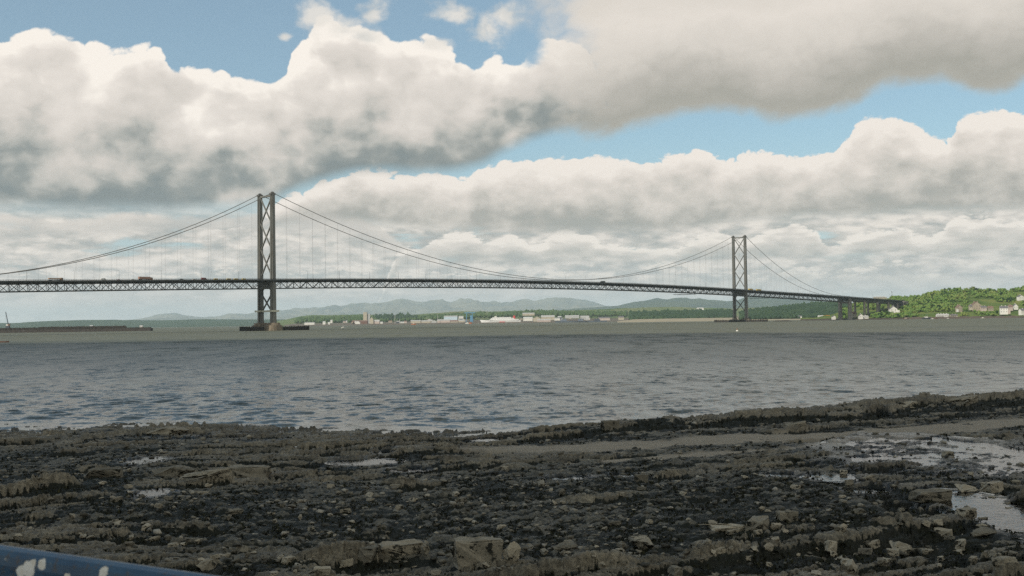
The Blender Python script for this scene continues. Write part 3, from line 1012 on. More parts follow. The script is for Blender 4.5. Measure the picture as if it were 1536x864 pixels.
# plate girders of the approach spans at both ends
for (a0, a1) in ((S0, -SIDE), (SPAN+SIDE, S1)):
    w = MB()
    nseg = 12
    for i in range(nseg):
        a, c = a0+(a1-a0)*i/nseg, a0+(a1-a0)*(i+1)/nseg
        for n in (-9, 9):
            pa, pc = B(a, n, zd(a)-5.2), B(c, n, zd(c)-5.2)
            w.box((pa+pc)/2, (pc-pa)/2, bn*0.5, (0, 0, 3.1))
        for n in (-5, 5):
            pa, pc = B(a, n, zd(a)-4.1), B(c, n, zd(c)-4.1)
            w.box((pa+pc)/2, (pc-pa)/2, bn*0.3, (0, 0, 1.9))
    w.build("plate_girder", M_DECK, deck_o)

# main cables and hangers
for sd in (1, -1):
    w = MB()
    q = [-SIDE-120+120*i/4 for i in range(4)]
    pts = [B(k, HW*sd, zd(-SIDE)+0.5-(-SIDE-k)*0.35) for k in q]
    pts += [B(k, HW*sd, zc(k)) for k in np.linspace(-SIDE, 0, 36)]
    pts += [B(k, HW*sd, zc(k)) for k in np.linspace(0, SPAN, 80)[1:]]
    pts += [B(k, HW*sd, zc(k)) for k in np.linspace(SPAN, SPAN+SIDE, 36)[1:]]
    w.tube(pts, 0.34, 8)
    w.build("main_cable", M_CABLE, bridge, smooth=True)
hm = MB()
for n in (-0.28, 0.28):
    hm.tube([bu*n, bu*n+Vector((0, 0, 1))], 0.03, 5)
hang = hm.build("hanger", M_HANG, bridge, local=True)
sp = [-SIDE+18.13*i for i in range(1, 22)]+[18.29*i for i in range(1, 55)]+[SPAN+18.13*i for i in range(1, 22)]
sp = [(k, n) for k in sp for n in (HW, -HW) if zc(k)-zd(k) > 0.8]
sp.sort(key=lambda kn: (B(kn[0], kn[1], 0)).y/max(zc(kn[0])-zd(kn[0]), 1)**0.5 if -300 < kn[0] else 9e9)
for i, (k, n) in enumerate(sp[:100]):
    o = hang if i == 0 else hang.copy()
    if i:
        COL.objects.link(o)
    o.parent = bridge
    o.location = B(k, n, zd(k)-3.4)-BO
    o.scale = (1, 1, zc(k)-zd(k)+3.4)
w = MB()
for (k, n) in sp[100:]:
    for d in (-0.28, 0.28):
        w.tube([B(k+d, n, zd(k)-3.4), B(k+d, n, zc(k))], 0.03, 5)
tag(w.build("hanger_rope", M_HANG, bridge), kind='stuff')


def tower(s, zb, plat):
    to = empty("tower", (0, 0, 0))
    to.parent = bridge
    to.location = bu*s
    t = MB()
    # portal beam at the deck with curved haunches, and the strut at the top
    MB().box(B(s, 0, 150.6), bu*1.5, bn*(HW-1.8), (0, 0, 0.9)).build('top_strut', M_TOWER, to)
    zz = zd(s)-11.5
    t.box(B(s, 0, zz+4.2), bu*2.2, bn*(HW-1.8), (0, 0, 3.6))
    for sd in (1, -1):
        for i in range(6):
            a0, a1 = i*15, (i+1)*15
            f = lambda a: (HW-1.9-6.0*(1-math.sin(R(a))), zz+0.6-7.0*(1-math.cos(R(a))))
            (n0, h0), (n1, h1) = f(90-a0), f(90-a1)
            vs = [B(s+d, sd*n, h) for d in (-1.6, 1.6) for (n, h) in ((n0, zz+0.7), (n0, h0-0.0), (n1, h1), (n1, zz+0.7))]
            t.add(vs, [(0, 1, 2, 3), (7, 6, 5, 4), (0, 4, 5, 1), (1, 5, 6, 2), (2, 6, 7, 3), (3, 7, 4, 0)])
    t.build("deck_portal", M_TOWER, to)
    for sd in (1, -1):
        n = HW*sd
        lg = MB()
        def ring(hu, hn):
            return [(hu, hn*.45), (hu*.62, hn*.45), (hu*.62, hn), (-hu*.62, hn), (-hu*.62, hn*.45), (-hu, hn*.45),
                    (-hu, -hn*.45), (-hu*.62, -hn*.45), (-hu*.62, -hn), (hu*.62, -hn), (hu*.62, -hn*.45), (hu, -hn*.45)]
        prev = None
        hs = [(zb, 3.9, 2.6), (zb+5, 3.55, 2.4), (58, 3.3, 2.3), (100, 3.05, 2.15), (151.5, 2.8, 2.0)]
        vs, fs = [], []
        for (z, a, c) in hs:
            vs += [B(s, n, z)+bu*x+bn*y for x, y in ring(a, c)]
        for i in range(len(hs)-1):
            for j in range(12):
                k = (j+1) % 12
                fs.append((i*12+j, i*12+k, i*12+12+k, i*12+12+j))
        fs.append(tuple((len(hs)-1)*12+j for j in range(12)))
        lg.add(vs, fs)
        lg.build("leg", M_TOWER, to)
        sd_ = MB()
        sd_.box(B(s, n, 152.4), bu*3.1, bn*1.9, (0, 0, 0.9))
        vs = [B(s, n, 153.3)+bu*x+bn*y for x in (-2.6, 2.6) for y in (-1.1, 1.1)]+[B(s, n, 155.0)+bu*x+bn*y for x in (-1.0, 1.0) for y in (-0.7, 0.7)]
        sd_.add(vs, [(0, 1, 3, 2), (4, 6, 7, 5), (0, 4, 5, 1), (1, 5, 7, 3), (3, 7, 6, 2), (2, 6, 4, 0)])
        sd_.build("saddle", M_CABLE, to)
    levels = [(61.5, 91.0), (91.5, 120.5), (121.0, 149.5)]
    for (z0, z1) in levels:
        x = MB()
        e = HW-2.0
        x.bar(B(s+0.45, -e, z0), B(s+0.45, e, z1), 1.0, 1.5, up=bu)
        x.bar(B(s-0.45, e, z0), B(s-0.45, -e, z1), 1.0, 1.5, up=bu)
        x.build("cross_brace", M_TOWER, to)
    x = MB()
    z0, z1 = zb+13.0, zz-4.5
    e = HW-2.2
    x.bar(B(s+0.5, -e, z0), B(s+0.5, e, z1), 1.1, 1.5, up=bu)
    x.bar(B(s-0.5, e, z0), B(s-0.5, -e, z1), 1.1, 1.5, up=bu)
    x.build("cross_brace", M_TOWER, to)
    if plat:
        p_ = MB()
        z = 21.8
        for sd in (1, -1):
            for n in (HW+3.6, HW-3.9):
                p_.box(B(s, sd*n, z), bu*5.2, bn*0.5, (0, 0, 1.0))
            for q in (4.6, -4.6):
                p_.box(B(s+q, sd*HW, z-0.05), bu*0.6, bn*3.6, (0, 0, 0.95))
        p_.box(B(s, 0, z-0.1), bu*2.4, bn*8.0, (0, 0, 0.8))
        p_.build("work_platform", M_PLATF, to)
    return to


def ring_ell(s, a, c, n=24, off=0.0, p=2.0):
    r = []
    for i in range(n):
        t = 2*math.pi*i/n
        ct, st = math.cos(t), math.sin(t)
        v = BO+bu*(s+a*math.copysign(abs(ct)**(2/p), ct))+bn*(off+c*math.copysign(abs(st)**(2/p), st))
        r.append((v.x, v.y))
    return r


tw = tower(0, 8.5, True)
w = MB()
for sd in (1, -1):
    w.prism(ring_ell(0, 11.5, 9.0, 22, sd*HW), -4, 6.0, 0.92)
    w.prism(ring_ell(0, 8.6, 7.0, 22, sd*HW), 6.0, 8.8, 0.88)
w.box(B(0, 0, 1.0), bu*6.0, bn*9.0, (0, 0, 5.2))
w.build("pier", M_STONE, tw)
w = MB()
rg = ring_ell(11, 44, 9.5, 44, 0.0, 4.0)
ri = ring_ell(11, 41.5, 7.0, 44, 0.0, 4.0)
n = len(rg)
vs = [(x, y, z) for z in (-3, 4.0) for x, y in rg]+[(x, y, z) for z in (-3, 4.0) for x, y in ri]
w.add(vs, [(i, (i+1) % n, n+(i+1) % n, n+i) for i in range(n)]+[(2*n+i, 3*n+i, 3*n+(i+1) % n, 2*n+(i+1) % n) for i in range(n)]+[(n+i, n+(i+1) % n, 3*n+(i+1) % n, 3*n+i) for i in range(n)])
for i in range(0, n):
    x, y = rg[i]
    x2, y2 = rg[(i+1) % n]
    for f in (0.1, 0.6):
        w.tube([(x+(x2-x)*f, y+(y2-y)*f, -3), (x+(x2-x)*f, y+(y2-y)*f, 4.3+0.9*random.random())], 0.45, 6)
w.build("fender", M_FEND, tw)

tw2 = tower(SPAN, 6.0, False)
w = MB()
w.prism(ring_ell(SPAN, 8.0, 21, 28, 0, 4.0), -4, 4.4, 0.97)
for sd in (1, -1):
    w.prism(ring_ell(SPAN, 5.4, 5.0, 12, sd*HW), 4.4, 6.6, 0.85)
w.build("pier", M_STONE, tw2)
w = MB()
w.prism(ring_ell(SPAN+3, 14, 52, 36, -2, 3.0), -3, 3.4, 0.97)
for i in range(46):
    x, y = ring_ell(SPAN+3, 14.2, 52.2, 46, -2, 3.0)[i]
    w.tube([(x, y, -3), (x, y, 3.6+random.random())], 0.5, 6)
w.build("fender", M_FEND, tw2)

# side towers and viaduct piers
for s in (-SIDE, SPAN+SIDE, SPAN+SIDE+68, SPAN+SIDE+130, SPAN+SIDE+186, SPAN+SIDE+232):
    big = s in (-SIDE, SPAN+SIDE)
    w = MB()
    w.box(B(s, 0, zd(s)-(12.6 if big else 8.0)), bu*(2.6 if big else 1.7), bn*14.0, (0, 0, 1.5))
    cr = w.build("viaduct_pier", M_CONC, bridge)
    for sd in (1, -1):
        l = MB()
        a = 3.5 if big else 2.2
        top = zd(s)-(6.7 if not big else 2.2)
        vs = [B(s, sd*10.5, -3)+bu*x*1.15+bn*y*1.15 for x, y in ((-a, -a*.8), (a, -a*.8), (a, a*.8), (-a, a*.8))]
        vs += [B(s, sd*10.5, top)+bu*x*.85+bn*y*.85 for x, y in ((-a, -a*.8), (a, -a*.8), (a, a*.8), (-a, a*.8))]
        l.add(vs, [(3, 2, 1, 0), (4, 5, 6, 7), (0, 1, 5, 4), (1, 2, 6, 5), (2, 3, 7, 6), (3, 0, 4, 7)])
        l.build("column", M_CONC, cr)
w = MB()
w.box(B(S1+6, 0, zd(S1)-12), bu*8, bn*16, (0, 0, 10.4))
w.build("abutment", M_CONC, bridge)

# ------------------------------------------------------------------ street lamps on the deck
M_LAMP = painted("lamp_steel", (0.22, 0.22, 0.21), 0.1, 0.5, 0.3)
lamp = empty("street_lamp", (0, 0, 0))
MB().tube([(0, 0, 0), (0, 0, 9.5)], [0.16, 0.09], 6).tube([(0, 0, 9.4), tuple(bn*-0.9+Vector((0, 0, 9.9))), tuple(bn*-2.0+Vector((0, 0, 10.0)))], 0.06, 5).build("post", M_LAMP, lamp, local=True)
MB().box(bn*-2.3+Vector((0, 0, 9.98)), bn*0.45, bu*0.16, (0, 0, 0.1)).build("lantern", M_LAMP, lamp, local=True)
k = 0
for s in range(-320, 1650, 46):
    if abs(s) < 12 or abs(s-SPAN) < 12:
        continue
    o = lamp if k == 0 else copy_tree(lamp)
    k += 1
    o.location = B(s, 11.3, zd(s)-1.25)
    tag(o, "slim grey street lamp standing along the edge of the bridge carriageway", "street lamp", "street lamps along the bridge deck")

# ------------------------------------------------------------------ traffic on the deck
BRZ = math.atan2(bu.y, bu.x)


def s_at(px, n):
    """Distance along the bridge that the photograph shows at column px, in the lane n."""
    k = (px-768)/F-0.0139*0.04
    o = BO+bn*n
    return (k*o.y-o.x)/(bu.x-k*bu.y)


def glass_mat():
    m, gm, b = mat_new("dark_glass", (0.02, 0.025, 0.03), 0.1, 0, 0.5)
    return m


M_GLASS = glass_mat()
M_TYRE = mat_new("tyre_rubber", (0.02, 0.02, 0.02), 0.8)[0]


def paint(name, c, rough=0.35):
    return painted(name, c, 0.06, rough, 0.6, (0.1, 0.09, 0.08), 0.12)


def wheels(root, xs, w, r=0.5):
    for x in xs:
        for y in (-1, 1):
            MB().tube([(x, y*(w-0.28), r), (x, y*w, r)], r, 12).build("wheel", M_TYRE, root, local=True)


def lorry(L, col_cab, col_body, hbody, kind, label, cat, s, n, fwd=1, z0=1.15):
    o = empty(kind, B(s, n, zd(s)-1.2), BRZ+(0 if fwd > 0 else math.pi))
    tag(o, label, cat)
    x1 = L/2
    prof = [(-1.2, 0.7), (1.2, 0.7), (1.2, 2.0), (1.15, 3.1), (-1.15, 3.1), (-1.2, 2.0)]
    c = MB()
    sideprof = [(x1-2.4, 0.6), (x1, 0.6), (x1, 1.6), (x1-0.35, 2.95), (x1-0.7, 3.15), (x1-2.4, 3.15)]
    vs = [(x, y, z) for y in (-1.2, 1.2) for x, z in sideprof]
    m_ = len(sideprof)
    c.add(vs, [tuple(range(m_)), tuple(range(m_, 2*m_))[::-1]]+[(i, m_+i, m_+(i+1) % m_, (i+1) % m_) for i in range(m_)])
    cab = c.build("cab", col_cab, o, local=True)
    g_ = MB()
    g_.add([(x1+0.02, y, 1.65) for y in (-1.05, 1.05)]+[(x1-0.31, y, 2.85) for y in (1.05, -1.05)], [(0, 1, 2, 3)])
    for y in (-1.21, 1.21):
        g_.add([(x1-1.7, y, 1.75), (x1-0.25, y, 1.75), (x1-0.5, y, 2.75), (x1-1.7, y, 2.75)], [(0, 1, 2, 3)])
    g_.build("windscreen", M_GLASS, cab, local=True)
    MB().bx(-x1, x1-1.0, -0.45, 0.45, 0.75, 1.1).build("chassis", M_TYRE, o, local=True)
    if hbody > 0:
        b_ = MB()
        b_.bx(-x1, x1-2.7, -1.25, 1.25, z0, z0+hbody)
        for i in range(int((L-2.7)/1.1)):
            for y in (-1.27, 1.27):
                b_.bx(-x1+0.5+i*1.1, -x1+0.6+i*1.1, y-0.02, y+0.02, z0+0.05, z0+hbody-0.05)
        b_.build("load_body", col_body, o, local=True)
    wheels(o, [-x1+1.2, -x1+2.5, x1-3.6, x1-1.3], 1.2)
    return o


def car(L, hgt, colr, kind, label, cat, s, n, fwd=1, van=False, group=None):
    o = empty(kind, B(s, n, zd(s)-1.2), BRZ+(0 if fwd > 0 else math.pi))
    tag(o, label, cat, group)
    h = L/2
    if van:
        pr = [(-h, 0.35), (h, 0.35), (h, 0.95), (h-0.9, 1.25), (h-1.6, hgt), (-h+0.1, hgt), (-h, hgt-0.3)]
    else:
        pr = [(-h, 0.3), (h, 0.3), (h, 0.75), (h-1.15, 0.95), (h-1.95, hgt), (-h+1.1, hgt), (-h+0.35, 0.98), (-h, 0.9)]
    m_ = len(pr)
    hw = 0.85 if not van else 0.95
    vs = [(x, y*(hw if z < 1.0 else hw-0.1), z) for y in (-1, 1) for x, z in pr]
    c = MB().add(vs, [tuple(range(m_)), tuple(range(m_, 2*m_))[::-1]]+[(i, m_+i, m_+(i+1) % m_, (i+1) % m_) for i in range(m_)])
    c.build("body", colr, o, local=True)
    g_ = MB()
    for y in (-1, 1):
        yy = y*(hw-0.06)
        x0, x1 = (h-2.3, h-1.25) if van else (-h+1.0, h-1.5)
        g_.add([(x0-0.15, yy+0.02*y, 1.05), (x1, yy+0.02*y, 1.05), (x1-0.45, yy, hgt-0.15), (x0+0.1, yy, hgt-0.15)], [(0, 1, 2, 3)])
    g_.build("window", M_GLASS, o, local=True)
    wheels(o, [-h+0.8, h-0.9], hw+0.02, 0.33)
    return o


C_RED = paint("red_paint", (0.36, 0.21, 0.15)); C_ORA = paint("orange_paint", (0.40, 0.22, 0.13)); C_WHT = paint("white_paint", (0.75, 0.74, 0.70))
C_YEL = paint("yellow_paint", (0.62, 0.45, 0.06)); C_DRK = paint("dark_green_paint", (0.03, 0.045, 0.045)); C_GRY = paint("grey_paint", (0.16, 0.17, 0.18))
C_TAN = paint("tan_canvas", (0.38, 0.24, 0.14), 0.8); C_MAR = paint("maroon_paint", (0.16, 0.03, 0.035)); C_BLU = paint("blue_paint", (0.05, 0.16, 0.30))

lorry(15, C_ORA, C_RED, 2.5, "lorry", "long red and orange lorry crossing the bridge near the south tower side span", "lorry", s_at(219, 6), 6)
lorry(14, C_TAN, C_TAN, 1.0, "flatbed_lorry", "tan flatbed lorry with a thin load, farthest along the side span", "lorry", s_at(84, 6), 6, 1, 1.7)
lorry(10.5, C_DRK, C_DRK, 2.8, "lorry", "dark green lorry alone at the middle of the main span", "lorry", s_at(905, -6), -6, -1)
car(5.6, 2.4, C_WHT, "van", "white van ahead of the tan flatbed lorry on the bridge", "van", s_at(156, 6), 6, 1, True)
car(4.4, 1.55, C_MAR, "car", "small maroon car between two white vehicles on the side span", "car", s_at(178, -5), -5, -1)
car(4.3, 1.5, C_WHT, "car", "white car close behind the long red lorry", "car", s_at(200, 6), 6, 1)
car(4.5, 1.65, C_GRY, "car", "dark grey car on the side span ahead of the red lorry", "car", s_at(273, 6), 6, 1)
car(4.2, 1.5, C_WHT, "car", "white car following the maroon van on the bridge", "car", s_at(292, 6), 6, 1)
car(6.2, 2.5, C_MAR, "van", "maroon van on the side span before the yellow vans", "van", s_at(307, 6), 6, 1, True)
for i, px in enumerate((324, 343, 354, 366)):
    car(5.2, 2.1, C_YEL, "van", "yellow van in the line approaching the nearer tower", "van", s_at(px, -6), -6, -1, True, "yellow vans near the south tower")
lorry(13, C_YEL, C_YEL, 2.4, "lorry", "yellow lorry just past the farther tower, beside it", "lorry", s_at(1127, 6), 6)
lorry(15, C_YEL, C_YEL, 2.4, "lorry", "yellow lorry farther past the distant tower, leading the other yellow one", "lorry", s_at(1139, 6), 6)


def gantry(s, L, label):
    o = empty("maintenance_gantry", B(s, 0, zd(s)-14.2), BRZ)
    tag(o, label, "gantry")
    p_ = MB()
    p_.bx(-L/2, L/2, -16, 16, 0.0, 0.35)
    for y in (-16, 16):
        p_.bx(-L/2, L/2, y-0.1, y+0.1, 1.0, 1.2)
        p_.bx(-L/2, L/2, y-0.1, y+0.1, 0.5, 0.6)
    p_.build("platform", M_FEND, o, local=True)
    for x in (-L/2+1, L/2-1):
        for y in (-12.6, 12.6):
            MB().tube([(x, y, 0), (x, y, 3.1)], 0.18, 6).build("hanger", M_DECK, o, local=True)


gantry(s_at(1037, 12), 22, "dark maintenance gantry slung under the deck before the farther tower")
gantry(s_at(1147, 12), 15, "dark maintenance gantry slung under the deck beyond the farther tower")
# ------------------------------------------------------------------ far land and hills
def foliage_mat(name, cols, scale, rough=0.9, objrand=0.0):
    m, gm, b = mat_new(name, (0.06, 0.09, 0.03), rough, 0, 0.15)
    n = gm.noise(gpos(gm), scale, 6, 0.62)
    n2 = gm.noise(gpos(gm), scale*7, 4, 0.6)
    f = gm.add(gm.mul(n, 0.75), gm.mul(n2, 0.3))
    if objrand:
        oi = gm.n.new('ShaderNodeObjectInfo').outputs['Random']
        f = gm.add(f, gm.mul(gm.sub(oi, 0.5), objrand))
    k = len(cols)
    c = gm.ramp(f, [(0.30+0.45*i/(k-1), q) for i, q in enumerate(cols)])
    gm.put(b.inputs['Base Color'], c)
    return m


M_MOOR = foliage_mat("moorland", [(0.025, 0.035, 0.03), (0.06, 0.065, 0.045), (0.16, 0.145, 0.095), (0.04, 0.05, 0.035)], 0.0008)
M_HILL = foliage_mat("hill_pasture", [(0.018, 0.034, 0.028), (0.030, 0.050, 0.034), (0.055, 0.075, 0.040), (0.022, 0.040, 0.030)], 0.0014)
M_FIELD = foliage_mat("fields", [(0.035, 0.065, 0.025), (0.07, 0.115, 0.032), (0.14, 0.15, 0.065), (0.05, 0.085, 0.028)], 0.0045)
M_GRASS = foliage_mat("hill_grass", [(0.05, 0.085, 0.02), (0.095, 0.135, 0.028), (0.16, 0.155, 0.04), (0.07, 0.10, 0.022)], 0.014)
M_WOOD = foliage_mat("dark_woods", [(0.016, 0.034, 0.020), (0.030, 0.056, 0.028), (0.055, 0.086, 0.036)], 0.012)
M_LIGHTWOOD = foliage_mat('far_trees', [(0.028, 0.052, 0.022), (0.055, 0.092, 0.032), (0.10, 0.135, 0.045)], 0.006)
M_LEAF = foliage_mat("leaves", [(0.022, 0.058, 0.014), (0.055, 0.112, 0.024), (0.105, 0.170, 0.036), (0.18, 0.205, 0.055)], 0.035, objrand=0.5)
M_GORSE = foliage_mat("gorse", [(0.16, 0.10, 0.02), (0.30, 0.17, 0.03), (0.20, 0.12, 0.03)], 0.2)
M_BANK = foliage_mat("foreshore", [(0.06, 0.052, 0.040), (0.11, 0.092, 0.068), (0.15, 0.128, 0.095)], 0.05)
M_SANDB = foliage_mat("pale_beach", [(0.20, 0.17, 0.12), (0.27, 0.235, 0.165), (0.32, 0.28, 0.2)], 0.03)
M_BARK = painted("bark", (0.07, 0.055, 0.04), 0.2, 0.9, 1.0)


def ridge(name, pts, D, front, back, mat, zfoot=1.0, nz=0.12, n=220, m=26, seed=0, dslope=0.0, crest=0.0, power=1.0):
    """A range of hills whose skyline passes through the given places, built as a solid landform with depth."""
    px = np.array([p[0] for p in pts], float)
    py = np.array([p[1] for p in pts], float)
    X = np.linspace(px[0], px[-1], n)
    Y = np.interp(X, px, py)
    v = np.concatenate([np.linspace(-1, 0, m), np.linspace(0, 1, m//2)[1:]])
    Dc = D+dslope*(X-X.mean())
    ux = (X-768)/F
    rz = np.array([zpx(a, c, d) for a, c, d in zip(X, Y, Dc)])
    DD = Dc[:, None]+np.where(v < 0, v*front, v*back)[None, :]
    PX = ux[:, None]*DD
    sc = (abs(GX(px[-1], D)-GX(px[0], D))/14)
    nn = fbm(PX/sc*2.2+seed, DD/sc*2.2, 6, seed+1)
    prof = np.clip(1-np.abs(v), 0, 1)
    prof = (prof**1.25*(1-0.25*np.sin(np.pi*prof)))**power
    Z = zfoot+(rz[:, None]-zfoot)*prof[None, :]
    Z = Z+nn*nz*(rz[:, None]-zfoot)*(np.minimum(prof, 1-prof*0.75)*2.2)[None, :]
    if crest:
        Z[:, m-1] += crest*fbm(X/6, X*0, 3, seed+9)
    Z[:, 0] = -3
    Z[:, -1] = -3
    o = mesh_np(name, np.stack([PX, DD, Z], -1).reshape(-1, 3), grid_faces(n, len(v)), mat, True)
    return tag(o, kind='structure')


ridge("mountains", [(150, 486), (205, 479), (232, 473), (262, 470), (285, 474), (310, 476), (345, 471), (395, 468), (440, 463.5), (470, 461), (500, 459), (530, 456), (556, 457), (575, 452.5), (592, 449.5), (602, 449.3), (625, 452.5), (650, 451),
                    (662, 450), (678, 451.8), (700, 449), (715, 450), (740, 452.8), (780, 452), (812, 450.5), (845, 447.5), (868, 449.5), (900, 457), (935, 462), (1000, 466), (1080, 470), (1200, 474)],
      31000, 11000, 6000, M_MOOR, 5, 0.50, 420, 60, 3)
ridge("hills", [(700, 481), (790, 470), (860, 463), (905, 460.5), (930, 457), (958, 452), (985, 447), (1002, 449), (1030, 447), (1062, 449.2), (1090, 452), (1104, 450), (1122, 444.5), (1150, 444.5), (1180, 446), (1205, 449), (1250, 453), (1330, 460), (1450, 465), (1600, 466)],
      15500, 5200, 3000, M_HILL, 5, 0.22, 300, 50, 9)
ridge("hills", [(-260, 486), (-60, 485), (20, 484.5), (60, 482), (110, 480.2), (170, 479.6), (240, 480.5), (300, 478.8), (360, 479.2), (420, 479), (470, 480), (540, 484)],
      9500, 1800, 2500, M_WOOD, 3, 0.12, 260, 24, 15)
ridge("hills", [(395, 486), (430, 479), (450, 474.5), (470, 472.5), (500, 472.5), (540, 471.5), (575, 473), (610, 472.8), (640, 470.5), (668, 468.5), (700, 467), (735, 467.5), (765, 466.5), (800, 465.5), (850, 466), (900, 464), (940, 462), (990, 460.5), (1050, 461.5),
                (1100, 463), (1140, 461), (1200, 458.5), (1260, 460), (1400, 466)],
      6200, 1500, 1600, M_FIELD, 3, 0.14, 320, 34, 21)
# low ground along the far shore
ridge("far_shore", [(425, 488), (440, 485.6), (480, 484.8), (540, 484.0), (620, 482.2), (700, 480.2), (760, 479.2), (830, 478.2), (900, 477.6), (950, 477.2), (1040, 476), (1120, 474.6), (1240, 473.8), (1330, 473)],
      4700, 560, 700, M_BANK, 1.2, 0.08, 260, 14, 27, power=0.55)
ridge("far_shore", [(925, 482), (950, 479.0), (1000, 477.9), (1060, 477.0), (1110, 476.3), (1180, 475.4), (1250, 474.6), (1300, 474.0)],
      3350, 420, 400, M_SANDB, 0.8, 0.10, 160, 12, 33, power=0.5)


# ------------------------------------------------------------------ woods seen as one mass
def clump_np(k, seed):
    r_ = np.random.default_rng(seed)
    bm = bmesh.new()
    bmesh.ops.create_icosphere(bm, subdivisions=1, radius=1.0)
    V = np.array([v.co[:] for v in bm.verts])
    Fc = np.array([[v.index for v in f.verts] for f in bm.faces])
    bm.free()
    V = V*(1+r_.normal(0, 0.16, (len(V), 1)))
    return V, Fc


CL = [clump_np(0, s) for s in range(6)]


def woods(name, places, mat, size=(3.5, 6.5), squash=1.0, seed=1):
    """Many crowns standing close, as one mass."""
    r_ = np.random.default_rng(seed)
    Vs, Fs, o = [], [], 0
    for (x, y, z) in places:
        V, Fc = CL[r_.integers(6)]
        s = r_.uniform(*size)
        a = r_.uniform(0, 6.28)
        c, sn = math.cos(a), math.sin(a)
        W_ = V*np.array([s, s, s*squash*r_.uniform(0.8, 1.3)])
        W_ = np.stack([W_[:, 0]*c-W_[:, 1]*sn, W_[:, 0]*sn+W_[:, 1]*c, W_[:, 2]], -1)+np.array([x, y, z])
        Vs.append(W_); Fs.append(Fc+o); o += len(V)
    return tag(mesh_np(name, np.concatenate(Vs), np.concatenate(Fs), mat), kind='stuff')


def wood_band(name, top, bot, D0, D1, count, mat, size, seed, squash=1.1):
    """Crowns filling the ground between two distances, up to the heights seen in the photograph."""
    r_ = np.random.default_rng(seed)
    tx, ty = zip(*top)
    bx_, by_ = zip(*bot)
    pl = []
    for _ in range(count):
        px = r_.uniform(tx[0], tx[-1])
        k = r_.random()
        D = D0+(D1-D0)*k
        yt, yb = np.interp(px, tx, ty), np.interp(px, bx_, by_)
        p = P(px, yb+(yt-yb)*k**0.8, D)
        pl.append((p.x, p.y, p.z-size[1]*0.6))
    return woods(name, pl, mat, size, squash, seed)


wood_band("woods", [(946, 468), (965, 467.2), (1000, 466.2), (1050, 465.2), (1100, 464.8)], [(946, 477.6), (1000, 476.6), (1100, 475.6)], 3450, 3950, 1500, M_WOOD, (5, 9), 3)
wood_band("woods", [(1112, 466.5), (1140, 462.5), (1180, 458.5), (1205, 455.8), (1235, 453.0), (1258, 452.5), (1290, 455)], [(1112, 474.4), (1180, 473.8), (1290, 473)], 3000, 3700, 2600, M_WOOD, (5, 9), 4)
wood_band("woods", [(445, 476), (500, 474), (545, 472), (600, 475), (660, 471), (700, 468.5), (720, 468), (760, 467), (785, 464.8), (830, 465.2), (880, 467), (940, 466)],
          [(445, 481), (600, 479), (700, 474), (800, 471), (940, 471)], 5000, 5900, 1300, M_LIGHTWOOD, (5, 10), 5)
wood_band("woods", [(560, 474), (586, 471.5), (600, 471.5), (625, 473.5)], [(560, 478), (625, 478)], 5200, 5600, 160, M_WOOD, (5, 9), 6, 1.7)

# ------------------------------------------------------------------ the wooded headland on the right
HPX = [1205, 1250, 1300, 1318, 1340, 1362, 1380, 1405, 1440, 1480, 1512, 1530, 1560, 1650, 1800]
HPY = [478, 468, 450, 446, 443.5, 444.5, 443, 436, 432.5, 433.5, 434.5, 429.5, 423, 414, 410]


def shoreD(px):
    return np.interp(px, [1150, 1250, 1400, 1536, 1800], [2420, 2290, 2180, 2120, 2080])


def head_z(X_, Y_):
    """Ground height of the headland."""
    px = X_/Y_*F+768
    d0 = shoreD(px)
    ridge_D = d0+np.interp(px, [1205, 1300, 1400, 1536, 1800], [300, 430, 480, 520, 560])
    yh = 482.2-0.0139*(px-768)
    rz = CAM_Z+(yh-np.interp(px, HPX, HPY))*ridge_D/F-5.0
    k = (Y_-d0)/(ridge_D-d0)
    up = np.interp(k, [-0.25, 0.0, 0.05, 0.16, 0.45, 0.8, 1.0, 1.3, 2.0], [-2.5, -0.3, 1.6, 3.2, 0, 0, 0, 0, 0])
    s = np.clip((k-0.12)/0.88, 0, 1)
    s = np.where(k > 1, np.clip(1-(k-1)*0.8, 0, 1), s**1.05)
    low = np.interp(k, [-0.25, 0.0, 0.05, 0.16, 2], [-2.5, -0.3, 2.0, 4.0, 4.0])
    z = low+np.maximum(rz-4, 0)*s
    return z+fbm(X_/70, Y_/70, 4, 301)*7*np.clip(k*2-0.3, 0, 1)*np.clip(1.15-np.abs(k-0.5), 0, 1)


n1_, m1_ = 190, 110
pxs = np.linspace(1200, 1790, n1_)
kk = np.linspace(-0.2, 2.2, m1_)
HX = np.zeros((n1_, m1_)); HY = np.zeros((n1_, m1_))
for i, px in enumerate(pxs):
    d0 = shoreD(px)
    rD = np.interp(px, [1205, 1300, 1400, 1536, 1800], [300, 430, 480, 520, 560])
    HY[i] = d0+kk*rD
    HX[i] = (px-768)/F*HY[i]
HZ = head_z(HX, HY)
m_head, gm, b = mat_new("headland_ground", (0.06, 0.09, 0.03), 0.95, 0, 0.1)
pz = gm.sep(gpos(gm))[2]
na = gm.noise(gpos(gm), 0.02, 6, 0.6)
gr = gm.ramp(na, [(0.3, (0.035, 0.065, 0.015)), (0.5, (0.085, 0.125, 0.028)), (0.62, (0.15, 0.16, 0.045)), (0.75, (0.06, 0.09, 0.02))])
bank = gm.ramp(gm.noise(gpos(gm), 0.12, 5, 0.6), [(0.3, (0.03, 0.026, 0.022)), (0.7, (0.095, 0.075, 0.058))])
gm.put(b.inputs['Base Color'], gm.mix(gm.step(gm.add(pz, gm.mul(na, 3)), 3.8, 5.2), bank, gr))
tag(mesh_np("headland", np.stack([HX, HY, HZ], -1).reshape(-1, 3), grid_faces(n1_, m1_), m_head, True), kind='structure')


